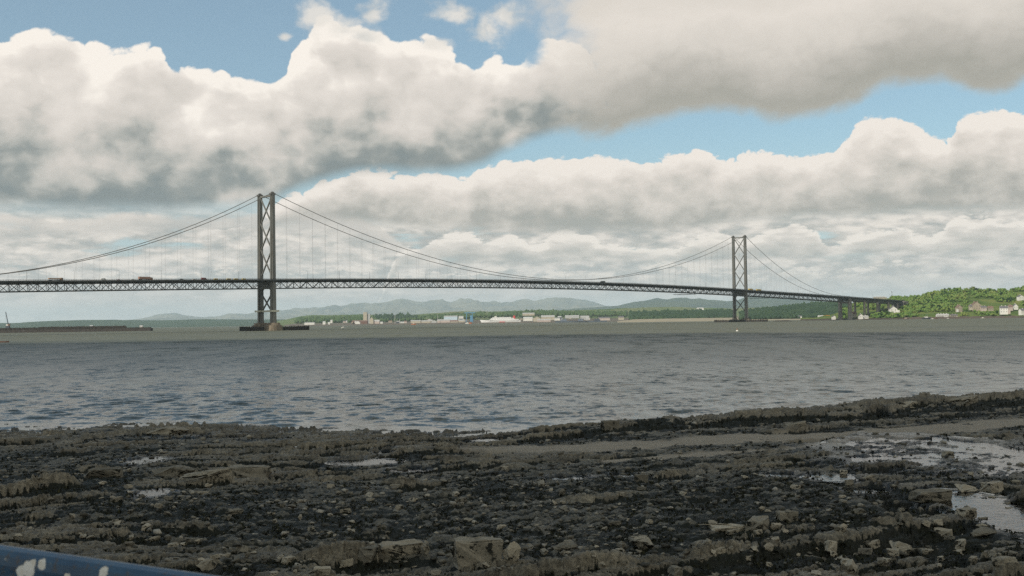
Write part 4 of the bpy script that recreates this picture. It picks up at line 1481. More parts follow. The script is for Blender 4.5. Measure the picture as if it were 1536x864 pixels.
def hground(px, k):
    d0 = float(shoreD(px))
    D = d0+k*float(np.interp(px, [1205, 1300, 1400, 1536, 1800], [300, 430, 480, 520, 560]))
    X_ = (px-768)/F*D
    return X_, D, float(head_z(np.array([X_]), np.array([D]))[0])


def head_at(px, py):
    """k along the slope at which the headland ground shows at (px, py)."""
    best = (9e9, 0.1)
    for k in np.linspace(0.0, 1.0, 81):
        X_, D, z = hground(px, k)
        y = 482.2-0.0139*(px-768)-(z-CAM_Z)*F/D
        if abs(y-py) < best[0]:
            best = (abs(y-py), k)
    return best[1]


# ------------------------------------------------------------------ trees: trunk, limbs and a crown of leaf sprays
def make_tree(name, h, r, seed, mat, conif=False, lean=0.0):
    r_ = np.random.default_rng(seed)
    o = empty(name, (0, 0, 0))
    t = MB()
    t.tube([(0, 0, -0.8), (0.1, 0, h*0.25), (0.25, 0.1, h*0.55), (0.3+lean, 0.2, h*0.86)], [h*0.032, h*0.025, h*0.016, h*0.005], 6)
    for i in range(5):
        a = r_.uniform(0, 6.28)
        z = h*r_.uniform(0.3, 0.6)
        t.tube([(0.15, 0, z), (math.cos(a)*r*0.4, math.sin(a)*r*0.4, z+h*0.12), (math.cos(a)*r*0.75, math.sin(a)*r*0.75, z+h*0.2)], [h*0.012, h*0.008, h*0.003], 5)
    t.build("trunk", M_BARK, o, local=True)
    Vs, Fs, k = [], [], 0
    lobes = [(r_.normal(0, r*0.42), r_.normal(0, r*0.42), h*r_.uniform(0.42, 0.86), r*r_.uniform(0.35, 0.6)) for _ in range(9)]
    if conif:
        lobes = [(0, 0, h*q, r*(1.02-q)) for q in (0.15, 0.3, 0.45, 0.6, 0.75, 0.88)]
    for (lx, ly, lz, lr) in lobes:
        for _ in range(26):
            d = r_.normal(0, 1, 3); d /= np.linalg.norm(d)
            q = np.array([lx, ly, lz])+d*lr*r_.uniform(0.55, 1.05)*np.array([1, 1, 0.8])
            a = np.cross(d, r_.normal(0, 1, 3)); a /= np.linalg.norm(a)+1e-6
            c = np.cross(d, a)
            sz = r_.uniform(0.5, 1.15)*(0.16*r+0.25)
            d2 = d*sz*0.5
            Vs += [q+a*sz-d2, q+c*sz+d2*0.3, q-a*sz-d2*0.6, q-c*sz*0.8+d2]
            Fs.append((k, k+1, k+2, k+3)); k += 4
    cr = mesh_np("crown", np.array(Vs), np.array(Fs), mat)
    cr.parent = o
    return o


protos = [make_tree("broadleaf_tree", 11, 5.2, 1, M_LEAF), make_tree("broadleaf_tree", 9, 4.6, 2, M_LEAF), make_tree("broadleaf_tree", 13, 5.6, 3, M_LEAF),
          make_tree("broadleaf_tree", 7.5, 4.2, 4, M_LEAF), make_tree("conifer_tree", 14, 3.6, 5, M_WOOD, True)]
PL = ["rounded green broadleaf tree growing on the wooded headland", "low spreading green tree growing on the wooded headland", "tall full green tree growing on the wooded headland",
      "small bushy green tree growing on the wooded headland", "dark pointed conifer growing on the wooded headland"]
HOUSE_KEEP = [(1326, 1352, 455, 470), (1284, 1306, 467, 480), (1276, 1290, 462, 476), (1432, 1448, 454, 468), (1452, 1494, 449, 467), (1496, 1530, 455, 472), (1524, 1545, 439, 451), (1526, 1545, 460, 473), (1400, 1440, 469, 478), (1376, 1402, 470, 480), (1308, 1334, 443, 450)]
r_ = np.random.default_rng(77)
spots = []
tries = 0
while len(spots) < 2900 and tries < 40000:
    tries += 1
    px = r_.uniform(1262, 1640) if r_.random() < 0.8 else r_.uniform(1262, 1420)
    k = r_.uniform(0.10, 1.03)
    if px < 1352 and k < 0.62 and r_.random() < 0.35:
        continue
    X_, D, z = hground(px, k)
    y = 482.2-0.0139*(px-768)-(z-CAM_Z)*F/D
    if any(a-1 <= px <= c+1 and t_-1 <= y <= b_+3 for a, c, t_, b_ in HOUSE_KEEP):
        continue
    # open grass here and there
    if fbm(np.array([X_/60.0]), np.array([D/60.0]), 3, 333)[0] > 0.33:
        continue
    if abs((Vector((X_, D, 0))-BO).dot(bn)) < 20 and (Vector((X_, D, 0))-BO).dot(bu) < S1+25:
        continue
    spots.append((px, k, X_, D, z))
spots.sort(key=lambda q: q[3])
idx = np.linspace(0, len(spots)-1, 290).astype(int)
pick = set(int(i) for i in idx)
used = set()
mass = []
for i, (px, k, X_, D, z) in enumerate(spots):
    if i in pick and px < 1560:
        j = 4 if r_.random() < 0.06 else int(r_.integers(4))
        o = protos[j] if j not in used else copy_tree(protos[j])
        used.add(j)
        o.location = (X_, D, z-0.3)
        o.rotation_euler = (0, 0, r_.uniform(0, 6.28))
        s = r_.uniform(0.55, 0.98)
        o.scale = (s, s, s*r_.uniform(0.85, 1.1))
        tag(o, PL[j], "tree", "trees on the wooded headland")
    else:
        mass.append((X_, D, z+r_.uniform(1.5, 4.0)))
        for _ in range(2):
            mass.append((X_+r_.normal(0, 3), D+r_.normal(0, 3), z+r_.uniform(0.5, 6.5)))
woods("woods", mass, M_LEAF, (1.1, 3.1), 0.95, 9)
# gorse in flower on the open tops
gp = []
for (px, py, n) in ((1343, 447.5, 26), (1357, 447, 20), (1501, 436.5, 26), (1510, 437.5, 14), (1330, 470, 12), (1240, 474, 14)):
    for _ in range(n):
        a = px+r_.normal(0, 3)
        X_, D, z = hground(a, head_at(a, py)+r_.normal(0, 0.02))
        gp.append((X_, D, z+0.6))
woods("gorse_scrub", gp, M_GORSE, (1.0, 2.4), 0.7, 12)
# ------------------------------------------------------------------ buildings, ships and small things along the far shores
def wallmat(name, c):
    return painted(name, c, 0.08, 0.85, 0.25, tuple(q*0.6 for q in c), 0.2)


W_WHITE = wallmat("white_render", (0.66, 0.64, 0.58)); W_CREAM = wallmat("cream_render", (0.42, 0.37, 0.28)); W_STONE = wallmat("warm_sandstone", (0.34, 0.285, 0.215))
W_PINK = wallmat("pink_render", (0.47, 0.385, 0.335)); W_GREY = wallmat("grey_cladding", (0.42, 0.42, 0.40)); W_BRICK = wallmat("brown_brick", (0.16, 0.085, 0.06))
W_PALEB = wallmat("pale_blue_cladding", (0.46, 0.56, 0.62)); W_BLUE = wallmat("blue_steel", (0.10, 0.25, 0.38)); W_DARK = wallmat("dark_cladding", (0.06, 0.07, 0.085))
W_SLATE = wallmat("slate_roof", (0.11, 0.105, 0.11)); W_TILE = wallmat("red_tile_roof", (0.17, 0.105, 0.08)); W_ORANGE = wallmat("orange_paint_hull", (0.55, 0.17, 0.05))
W_RED = wallmat("red_hull", (0.45, 0.05, 0.05)); W_NAVY = wallmat("naval_grey_blue", (0.13, 0.155, 0.19)); W_PALEROOF = wallmat("pale_sheet_roof", (0.36, 0.355, 0.335))
M_WIN = mat_new("window_glass", (0.03, 0.035, 0.04), 0.15, 0, 0.5)[0]


def building(label, cat, name, px0, px1, ytop, ybot, D, wall, roof=None, depth=None, roof_h=0.35, kind='gable', rot=0.0, chim=0, wins=(0, 0), wing=None, z=None):
    """A house or shed: walls, roof, chimneys, windows; measured from the photograph at its distance."""
    w = (px1-px0)*D/F
    z0 = zpx((px0+px1)/2, ybot, D) if z is None else z
    h = (ybot-ytop)*D/F
    hr = h*roof_h if kind != 'flat' else min(0.6, h*0.1)
    hw = h-hr
    dp = depth or max(6.0, min(w*0.55, 40))
    o = empty(name, (GX((px0+px1)/2, D), D+dp/2, z0), rot)
    tag(o, label, cat)
    b = MB().bx(-w/2, w/2, -dp/2, dp/2, -3.0, hw)
    if kind == 'endgable':                            # gable end toward the water
        b.add([(-w/2, -dp/2+0.01, hw), (w/2, -dp/2+0.01, hw), (0, -dp/2+0.01, h), (-w/2, dp/2-0.01, hw), (w/2, dp/2-0.01, hw), (0, dp/2-0.01, h)], [(0, 1, 2), (5, 4, 3), (0, 2, 5, 3), (1, 4, 5, 2)])
    if kind == 'gable':
        b.add([(-w/2+0.01, -dp/2, hw), (-w/2+0.01, dp/2, hw), (-w/2+0.01, 0, h), (w/2-0.01, -dp/2, hw), (w/2-0.01, dp/2, hw), (w/2-0.01, 0, h)], [(0, 1, 2), (5, 4, 3), (0, 2, 5, 3), (1, 4, 5, 2)])
    b.build("wall", wall, o, local=True)
    r = MB()
    e = 0.35
    if kind == 'flat':
        r.bx(-w/2-0.2, w/2+0.2, -dp/2-0.2, dp/2+0.2, hw, h)
    elif kind == 'endgable':
        for sd in (-1, 1):
            q = [(sd*(w/2+e), hw-e*0.6), (0, h+0.05), (0, h+0.32), (sd*(w/2+e), hw-e*0.6+0.27)]
            vs = [(x, y, zz) for y in (-dp/2-e, dp/2+e) for x, zz in q]
            r.add(vs, [(0, 1, 2, 3), (7, 6, 5, 4), (0, 4, 5, 1), (1, 5, 6, 2), (2, 6, 7, 3), (3, 7, 4, 0)])
    else:
        for sd in (-1, 1):
            r.extrude([(sd*(dp/2+e), hw-e*0.5), (0, h+0.05), (0, h+0.32), (sd*(dp/2+e), hw-e*0.5+0.27)], -w/2-e, w/2+e)
    ro = r.build("roof", roof or W_SLATE, o, local=True)
    for c in range(chim):
        x = -w/2+w*(c+0.5)/chim*0.9+0.05*w
        MB().bx(x-0.55, x+0.55, -0.5, 0.5, h-0.9, h+1.5).build("chimney", wall, ro, local=True)
    nx, nf = wins
    for f in range(nf):
        for i in range(nx):
            x = -w/2+w*(i+0.5)/nx
            zc_ = hw*(f+0.55)/nf
            ww, wh = min(0.55, w/nx*0.25), min(0.8, hw/nf*0.3)
            MB().bx(x-ww, x+ww, -dp/2-0.06, -dp/2+0.05, zc_-wh, zc_+wh).build("window", M_WIN, o, local=True)
    if wing:
        a, c, hh, m_ = wing
        MB().bx(-w/2+a*w, -w/2+c*w, -dp/2-4, -dp/2-0.01, -2, hh).build("wing", m_, o, local=True)
    return o


N0 = 4300
# --- the village under the headland, from the bridge outward
building("white gabled house on the slope just right of the bridge abutment", "house", "gabled_house", 1335.5, 1346.5, 459.5, 467.5, 2340, W_WHITE, W_SLATE, 9, 0.5, 'endgable', 0, 1, (2, 2), (1.0, 1.22, 3.2, W_WHITE))
building("small white boathouse at the foot of the left bridge column", "boathouse", "boathouse", 1249, 1254, 473.2, 478.0, 2300, W_WHITE, W_SLATE, 8, 0.4, 'endgable')
building("cream house seen between the bridge columns", "house", "house", 1279.5, 1285.5, 467.5, 474.5, 2330, W_CREAM, W_TILE, 8, 0.45, 'gable', 0, 1, (2, 2))
building("white cottage with low extension on the shore under the viaduct", "cottage", "cottage", 1289, 1295, 471.0, 477.2, 2275, W_WHITE, W_SLATE, 8, 0.4, 'endgable', 0, 1, (2, 1))
building("long low white cottage right of the viaduct columns", "cottage", "cottage", 1295, 1303, 473.5, 477.2, 2280, W_WHITE, W_PALEROOF, 7, 0.4, 'gable', 0, 1, (4, 1))
building("long pale terrace on the hilltop behind the bridge abutment", "building", "terrace", 1313, 1331, 445.0, 448.2, 2640, W_CREAM, W_PALEROOF, 10, 0.3, 'gable', 0, 3, (8, 1))
building("brown roofed house with white gables among the trees of the headland", "house", "house", 1436, 1444, 457.5, 466.5, 2290, W_STONE, W_TILE, 8, 0.42, 'endgable', 0.2, 2, (2, 2), (-0.25, 0.0, 3.5, W_WHITE))
building("large sandstone villa with a steep roof halfway up the headland", "villa", "villa", 1460, 1472, 452.5, 464.5, 2290, W_STONE, W_TILE, 11, 0.4, 'endgable', 0, 2, (3, 2))
building("pale gabled lodge against the left side of the sandstone villa", "house", "house", 1455.5, 1460, 457.0, 463.0, 2292, W_CREAM, W_SLATE, 7, 0.45, 'gable', 0, 1, (2, 1))
building("long stone house with a pink front right of the sandstone villa", "house", "house", 1472.5, 1481, 459.0, 465.0, 2285, W_PINK, W_SLATE, 8, 0.35, 'gable', 0, 2, (4, 1))
building("stone house at the right end of the villa row", "house", "house", 1483, 1491, 459.5, 465.8, 2285, W_STONE, W_TILE, 8, 0.4, 'gable', 0, 2, (3, 1))
building("tall white house by the shore with a pink side", "house", "house", 1502, 1513, 459.0, 469.5, 2200, W_WHITE, W_SLATE, 9, 0.3, 'gable', -0.25, 2, (3, 2), (0.99, 1.25, 6.0, W_PINK))
building("pale house with a red roof above the tall white house", "house", "house", 1514, 1520, 457.5, 464.0, 2260, W_PINK, W_TILE, 8, 0.4, 'gable', 0, 1, (2, 1))
building("narrow white gabled house right of the red roofed house", "house", "house", 1521, 1528, 456.0, 462.5, 2265, W_WHITE, W_SLATE, 7, 0.5, 'endgable', 0, 1, (2, 1))
building("white house high on the headland near the frame edge", "house", "house", 1528.5, 1537, 442.5, 449.0, 2420, W_WHITE, W_SLATE, 8, 0.4, 'endgable', 0.2, 1, (2, 1))
building("white house by the shore cut by the frame edge", "house", "house", 1531, 1540, 463.0, 470.5, 2190, W_WHITE, W_SLATE, 8, 0.35, 'gable', 0.3, 1, (3, 1))
building("row of white harbour cottages behind the moored sailing boat", "terrace", "terrace", 1406, 1424, 471.0, 475.8, 2215, W_WHITE, W_PALEROOF, 8, 0.35, 'gable', 0, 4, (8, 1))
building("short cream terrace at the right end of the harbour cottages", "terrace", "terrace", 1427, 1437, 471.5, 475.5, 2215, W_CREAM, W_SLATE, 7, 0.4, 'gable', 0, 2, (4, 1))
# harbour wall
o = MB()
for a, c in zip(range(1356, 1530, 6), range(1362, 1536, 6)):
    p, q = P(a, 477, float(shoreD(a))-4), P(c, 477, float(shoreD(c))-4)
    o.box(((p.x+q.x)/2, (p.y+q.y)/2, 0.2), (Vector((q.x, q.y, 0))-Vector((p.x, p.y, 0)))/2, (0.3, 1.2, 0), (0, 0, 3.9+0.6*math.sin(a*0.7)))
tag(o.build("harbour_wall", wallmat("sea_wall_stone", (0.095, 0.075, 0.06))), "long brown stone sea wall along the village shore below the headland", "wall")
# mast on the hill
mh = P(1338, 444.5, 2700)
o = empty("radio_mast", (mh.x, mh.y, mh.z-3))
tag(o, "thin radio mast standing on the hilltop behind the bridge abutment", "mast")
MB().tube([(0, 0, 0), (0, 0, 16)], [0.55, 0.3], 6).build("pole", M_LAMP, o, local=True)
MB().bx(-0.9, 0.9, -0.6, 0.6, 12.5, 14.5).build("antenna", M_LAMP, o, local=True)


# --- boats
def hull(L, w, h, mat, o, sheer=0.25, name="hull", z0=-0.6, bow=1):
    m = MB()
    n = 9
    rings = []
    for i in range(n):
        t = i/(n-1)
        x = -L/2+L*t
        k = (1-max(0, (t-0.55)/0.45)**2)*(0.82+0.18*min(t*4, 1))
        zt = h*(1+sheer*(t-0.35)**2*2)
        rings.append([(bow*x, -w/2*k, zt), (bow*(x-(0.05*L*t)), -w/2*k*0.6, z0), (bow*(x-(0.05*L*t)), w/2*k*0.6, z0), (bow*x, w/2*k, zt)])
    vs = [p for r in rings for p in r]
    fs = []
    for i in range(n-1):
        for j in range(4):
            a, c = i*4+j, i*4+(j+1) % 4
            fs.append((a, c, c+4, a+4))
    fs += [(3, 2, 1, 0), tuple((n-1)*4+j for j in range(4))]
    m.add(vs, fs)
    return m.build(name, mat, o, local=True)


def boat(label, cat, name, px, D, L, mat, cabin=True, mast=0.0, rot=0.0, cabmat=None, h=None):
    o = empty(name, (GX(px, D), D, 0.0), rot)
    tag(o, label, cat)
    h = h or L*0.11
    hull(L, L*0.32, h, mat, o)
    if cabin:
        c = MB()
        c.bx(-L*0.2, L*0.12, -L*0.09, L*0.09, h*0.9, h*0.9+L*0.14)
        c.bx(-L*0.23, L*0.15, -L*0.1, L*0.1, h*0.9+L*0.14, h*0.9+L*0.155)
        c.build("cabin", cabmat or W_WHITE, o, local=True)
    if mast:
        MB().tube([(L*0.08, 0, h*0.8), (L*0.08, 0, mast)], [0.16, 0.09], 6).tube([(L*0.08, 0, h+1.6), (-L*0.35, 0, h+1.7)], 0.12, 6).build("mast", M_LAMP, o, local=True)
        MB().tube([(L*0.05, 0, h+1.85), (-L*0.33, 0, h+1.95)], [0.28, 0.18], 6).build("furled_sail", W_WHITE, o, local=True)
    return o


boat("sailing boat with a tall mast and dark hull moored off the harbour", "sailing boat", "sailing_boat", 1390, 2150, 17, W_DARK, True, 19, 0.1, h=2.6)
boat("small white motor boat just right of the moored sailing boat", "motor boat", "motor_boat", 1399, 2120, 6.5, W_WHITE, True)
boat("small white motor boat lying off the harbour cottages", "motor boat", "motor_boat", 1422.5, 2120, 6.0, W_WHITE, True, 0, 0.4)
boat("small cream motor boat alone off the sea wall", "motor boat", "motor_boat", 1474.5, 2100, 8.0, W_CREAM, True, 0, -0.2)
boat("brown fishing boat drawn up beside the sailing boat", "fishing boat", "fishing_boat", 1404, 2165, 10, W_BRICK, True, 0, 0.2, W_BRICK)
boat("brown fishing boat on the shore right of the viaduct", "fishing boat", "fishing_boat", 1359, 2200, 12, W_BRICK, True, 0, 0.1, W_CREAM)
boat("small white yacht with a bare mast out on the firth right of the nearer tower", "yacht", "yacht", 515.5, 1700, 8, W_WHITE, True, 12.5, 0.9)
boat("small brown rowing boat at the left edge of the water", "rowing boat", "rowing_boat", 5, 520, 5.5, W_BRICK, False, 0, 0.05, None, 0.55)
# mooring buoy
o = empty("mooring_buoy", (GX(1105.5, 560), 560, 0)); tag(o, "white mooring buoy floating alone in front of the farther tower", "buoy")
m_ = MB().tube([(0, 0, -0.4), (0, 0, -0.1), (0, 0, 0.35), (0, 0, 0.6)], [0.35, 0.6, 0.55, 0.15], 10); m_.build("float", W_WHITE, o, local=True)
MB().tube([(0, 0, 0.5), (0, 0, 1.5)], 0.07, 6).build("topmark", W_ORANGE, o, local=True)

# --- dockyard on the far shore, left to right
building("low white shed alone at the left end of the far shore", "shed", "shed", 456.5, 471.5, 483.6, 486.4, N0, W_WHITE, W_PALEROOF, 20, 0.3)
for i, (a, c, t_) in enumerate(((484, 488, 482.2), (492, 495, 483.2))):
    building(["small white hut on the far shore left of the yacht", "lower white hut nearer the yacht on the far shore"][i], "hut", "hut", a, c, t_, 486.5, N0+20, W_WHITE, W_GREY, 9, 0.35)
building("small white house with a pale roof behind the yacht", "house", "house", 495.5, 498.5, 479.8, 483.4, N0+130, W_WHITE, W_PALEROOF, 10, 0.4)
building("long dark brown brick shed left of the cream tower", "shed", "shed", 528, 551, 480.6, 485.4, N0+60, W_BRICK, W_TILE, 26, 0.3)
building("white domed shed in front of the brown brick shed", "shed", "shed", 533, 540, 481.6, 485.6, N0+20, W_WHITE, W_PALEROOF, 14, 0.5, 'endgable')
building("tall cream concrete tower block rising over the dockyard", "tower block", "tower_block", 545, 550.5, 468.2, 484.5, N0+120, W_CREAM, W_GREY, 14, 0.1, 'flat', 0, 0, (2, 4))
building("shorter grey block joined to the right of the cream tower", "tower block", "tower_block", 551, 555, 470.8, 484.5, N0+125, W_GREY, W_GREY, 14, 0.1, 'flat', 0, 0, (2, 3))
building("cream gabled store below the cream tower", "store", "store", 554.5, 560, 475.6, 486.0, N0+40, W_CREAM, W_CREAM, 18, 0.4, 'endgable')
building("pink sided store right of the cream gabled store", "store", "store", 560, 569, 479.8, 486.0, N0+45, W_PINK, W_PALEROOF, 20, 0.4, 'gable')
building("small white kiosk at the right end of the pink store", "kiosk", "kiosk", 570.5, 574, 482.6, 486.2, N0, W_WHITE, W_GREY, 8, 0.3)
building("grey dock shed between the two white lamp towers", "shed", "shed", 600, 608, 482.6, 485.6, N0+60, W_WHITE, W_GREY, 18, 0.4)
building("cream dock shed above the orange barge", "shed", "shed", 616, 631, 480.4, 485.0, N0, W_CREAM, W_PALEROOF, 26, 0.3)
building("long cream dock shed with a pale roof in the middle of the row", "shed", "shed", 632, 646, 480.6, 484.8, N0-5, W_CREAM, W_PALEROOF, 26, 0.35)
building("grey stone office left of the white lattice mast", "office", "office", 647, 655, 480.2, 485.0, N0-8, W_GREY, W_PALEROOF, 18, 0.4, 'endgable')
building("large pale blue dock shed standing above the quay", "shed", "shed", 666, 686, 473.6, 480.2, N0+160, W_PALEB, W_PALEROOF, 40, 0.22, 'gable')
building("smaller white dock shed right of the pale blue one", "shed", "shed", 688, 695, 474.0, 479.6, N0+160, W_WHITE, W_PALEROOF, 30, 0.3, 'gable')
building("long low pink quay shed below the pale blue shed", "shed", "shed", 656, 675, 479.2, 484.6, N0-10, W_PINK, W_PALEROOF, 24, 0.3)
building("brown roofed quay shed right of the pink one", "shed", "shed", 675.5, 687, 480.2, 484.6, N0-15, W_CREAM, W_TILE, 22, 0.45)
building("cream quay shed beside the blue gantry crane", "shed", "shed", 687.5, 697, 479.6, 484.4, N0-12, W_CREAM, W_PALEROOF, 22, 0.3)
building("long pale green roofed store high behind the ferry", "store", "store", 784, 802, 469.2, 472.4, N0+420, W_CREAM, W_PALEROOF, 20, 0.4)
building("white warehouse on the quay right of the ferry", "warehouse", "warehouse", 785, 799, 475.4, 480.4, N0-30, W_WHITE, W_GREY, 24, 0.35)
building("cream warehouse with a gabled front in the middle of the right quay", "warehouse", "warehouse", 800, 811, 475.0, 482.0, N0-60, W_CREAM, W_PALEROOF, 24, 0.35, 'endgable')
building("long warehouse with a bright pale roof right of the cream gable", "warehouse", "warehouse", 812, 832, 473.0, 479.0, N0+30, W_CREAM, W_PALEROOF, 30, 0.4)
building("pink quay shed at the water under the pale roofed warehouse", "shed", "shed", 806, 826, 478.8, 482.4, N0-110, W_PINK, W_PALEROOF, 22, 0.35)
building("low white shed among the dark ships", "shed", "shed", 832, 840, 476.8, 479.6, N0-70, W_WHITE, W_PALEROOF, 20, 0.4)
building("white roofed shed behind the left dark ship", "shed", "shed", 848, 869, 473.0, 476.2, N0+60, W_GREY, W_PALEROOF, 24, 0.5)
building("short white roofed shed behind the right dark ship", "shed", "shed", 871, 884, 473.6, 476.8, N0+50, W_GREY, W_PALEROOF, 24, 0.5)
building("pink terrace on the far shore left of the dark wood", "terrace", "terrace", 898, 915, 475.6, 479.4, N0-200, W_PINK, W_SLATE, 14, 0.4)
building("cream house on the far shore near the dark wood", "house", "house", 928, 936, 474.2, 478.8, N0-250, W_CREAM, W_SLATE, 14, 0.4)
building("pale farmhouse on the fields above the dark wood", "farmhouse", "farmhouse", 981, 987, 465.8, 469.0, 5000, W_PINK, W_TILE, 14, 0.4)
building("long pale farm building right of the pale farmhouse", "farm building", "farm_building", 1046, 1056, 461.4, 463.8, 5300, W_WHITE, W_PALEROOF, 14, 0.4)
building("white cottage on the beach right of the farther tower", "cottage", "cottage", 1198, 1203, 473.4, 476.2, 3000, W_WHITE, W_SLATE, 9, 0.4)
building("longer white cottage on the beach nearer the viaduct", "cottage", "cottage", 1228, 1237, 473.0, 475.8, 2950, W_WHITE, W_PALEROOF, 9, 0.4)


def mast(px, ytop, ybot, D, label, w=0.7):
    p, q = P(px, ybot, D), P(px, ytop, D)
    o = empty("lamp_tower", (p.x, p.y, p.z-2))
    tag(o, label, "lamp tower")
    hh = q.z-p.z+2
    MB().tube([(0, 0, 0), (0, 0, hh)], [w, w*0.6], 6).build("pole", W_WHITE, o, local=True)
    MB().bx(-1.4, 1.4, -1.0, 1.0, hh-0.7, hh).build("lamp_head", W_GREY, o, local=True)


mast(592.5, 472.8, 484.5, N0+30, "tall white lamp tower on the quay, left of the grey dock shed")
mast(599.2, 478.6, 484.5, N0+30, "short white lamp tower close to the grey dock shed", 0.55)
mast(640.5, 475.4, 482.5, N0+40, "white lamp tower behind the long cream dock shed", 0.45)
mast(656.8, 472.6, 484.0, N0-20, "white lamp tower at the left end of the pink quay shed", 0.75)

# low sheds and stores that crowd the dock front, alike at this distance
qr = random.Random(3)
for i in range(34):
    a = qr.choice([qr.uniform(505, 545), qr.uniform(575, 700), qr.uniform(600, 700), qr.uniform(775, 925), qr.uniform(780, 880)])
    w_ = qr.uniform(2.0, 5.5)
    yb = float(np.interp(a, [480, 620, 700, 760, 830, 925], [486.2, 484.4, 482.8, 481.8, 480.2, 478.6]))-qr.uniform(0, 3.0)
    building("small low quay shed crowded among the buildings of the far dock front", "shed", "shed", a, a+w_, yb-qr.uniform(1.4, 3.0), yb, N0+qr.uniform(10, 200), qr.choice([W_CREAM, W_PINK, W_GREY, W_STONE, W_WHITE, W_DARK, W_BRICK]), qr.choice([W_PALEROOF, W_GREY, W_TILE, W_DARK]), 12, 0.4)["group"] = "small quay sheds on the far dock front"

# blue gantry crane
D = N0-20
o = empty("gantry_crane", (GX(704.5, D), D, zpx(704.5, 484.0, D))); tag(o, "big blue gantry crane astride the dock behind the orange and white boats", "crane")
hh = 15.5*D/F
for x in (-13, 13):
    for y in (-8, 8):
        MB().bar((x, y, -2), (x*0.8, y*0.5, hh-3), 1.9, 1.9).build("leg", W_BLUE, o, local=True)
MB().bx(-20, 22, -3, 3, hh-3, hh).build("girder", W_BLUE, o, local=True)
MB().bx(2, 13, -4, 4, 4, hh-12).build("machine_house", W_BLUE, o, local=True)
MB().bx(-4, 3, -3.4, 3.4, hh-7.5, hh-3.05).build("cab", W_DARK, o, local=True)

W_FERRY = wallmat('ferry_white', (0.80, 0.79, 0.76))
# the white ferry
D = N0-90
o = empty("ferry", (GX(750.5, D), D, 0), 0); tag(o, "long white ferry with a red band and stepped decks lying at the dock", "ferry")
L = 61*D/F
hull(L, 22, 11.0, W_FERRY, o, 0.35, bow=-1)
MB().bx(-L*0.02, L*0.12, -11.3, 11.3, 0.4, 6.4).build("red_band", W_RED, o, local=True)
for i, (a, c, z0, z1) in enumerate(((-0.26, 0.45, 11.0, 15.6), (-0.23, 0.34, 15.6, 19.8), (-0.19, 0.26, 19.8, 23.4))):
    s_ = MB().bx(a*L, c*L, -10+i, 10-i, z0+0.003*i, z1)
    s_.build("deckhouse", W_FERRY, o, local=True)
    MB().bx(a*L+2, c*L-2, -10.06+i, -9.9+i, z0+1.4, z0+2.3).build("window_strip", M_WIN, o, local=True)
MB().bx(-0.145*L, -0.09*L, -6, 6, 23.4, 26.6).build("bridge_house", W_WHITE, o, local=True)
f = MB()
f.add([(0.30*L, -4, 15), (0.37*L, -4, 15), (0.37*L, 4, 15), (0.30*L, 4, 15), (0.32*L, -3, 29), (0.365*L, -3, 29), (0.365*L, 3, 29), (0.32*L, 3, 29)], [(3, 2, 1, 0), (4, 5, 6, 7), (0, 1, 5, 4), (1, 2, 6, 5), (2, 3, 7, 6), (3, 0, 4, 7)])
f.build("funnel", W_RED, o, local=True)
MB().tube([(-0.1*L, 0, 26.5), (-0.1*L, 0, 34)], [0.5, 0.25], 6).build("mast", W_WHITE, o, local=True)


def ship(label, px0, px1, ytop, D, mat, deck, k=1):
    o = empty("naval_ship", (GX((px0+px1)/2, D), D, 0)); tag(o, label, "ship")
    L = (px1-px0)*D/F
    hull(L, L*0.13, 4.6, mat, o, 0.4, bow=k)
    m = MB().bx(-L*0.22, L*0.12, -L*.05, L*.05, 4.5, 9.5).bx(-L*0.05, L*0.08, -L*.04, L*.04, 9.5, 13.0)
    m.build("superstructure", deck, o, local=True)
    MB().bx(-L*0.16, -L*0.1, -2.0, 2.0, 9.5, 13.5).build("funnel", deck, o, local=True)
    MB().tube([(L*0.02, 0, 12), (L*0.02, 0, (482-ytop)*D/F)], [0.6, 0.3], 6).build("mast", deck, o, local=True)
    return o


ship("dark blue naval ship at the left of the line of ships", 833, 861, 473.5, N0-230, W_NAVY, W_NAVY)
ship("dark grey naval ship in the middle of the line of ships", 860, 884, 475, N0-250, W_DARK, W_NAVY, -1)
ship("long low dark naval ship at the right of the line of ships", 883, 911, 476, N0-280, W_NAVY, W_DARK)
boat("white harbour boat below the blue gantry crane", "boat", "harbour_boat", 701, N0-420, 14, W_WHITE, True, 0, 0, W_WHITE, 4)
boat("orange harbour boat right of the white one by the blue crane", "boat", "harbour_boat", 705.8, N0-425, 11, W_ORANGE, True, 0, 0.3, W_ORANGE, 4)
boat("orange brown barge moored below the cream dock shed", "barge", "barge", 620.5, N0-420, 18, W_ORANGE, True, 0, 0, W_PINK, 3)

# --- breakwater with its crane on the left
D = 1650
x0, x1 = GX(-90, D), GX(228.5, D)
o = empty("breakwater", ((x0+x1)/2, D, 0)); tag(o, "long low dark timber breakwater reaching out from the left", "breakwater")
hl = (x1-x0)/2
m = MB()
prof = [(-7.5, -4), (-5.2, 4.2), (5, 4.2), (7, -4)]
m.extrude(prof, -hl, hl-1)
m.build("rubble_base", painted("breakwater_stone", (0.032, 0.026, 0.021), 0.35, 0.9, 0.3, (0.03, 0.03, 0.028), 0.6), o, local=True)
m = MB()
x = -hl
while x < hl-2:
    top = 7.4 if x < hl-39 else 5.6
    if x > GX(60, D)-o.location.x and x < hl-39:
        top = 8.3
    w_ = random.uniform(0.8, 1.5)
    m.bx(x, x+w_, -4.9+random.uniform(-.2, .2), -4.2, 1.0, top+random.uniform(-0.35, 0.25))
    x += w_+random.uniform(0.15, 0.5)
m.build("timber_piling", M_FEND, o, local=True)
MB().bx(-hl, hl-39, -4.1, 3.0, 4.2, 6.9).build("parapet_wall", M_FEND, o, local=True)
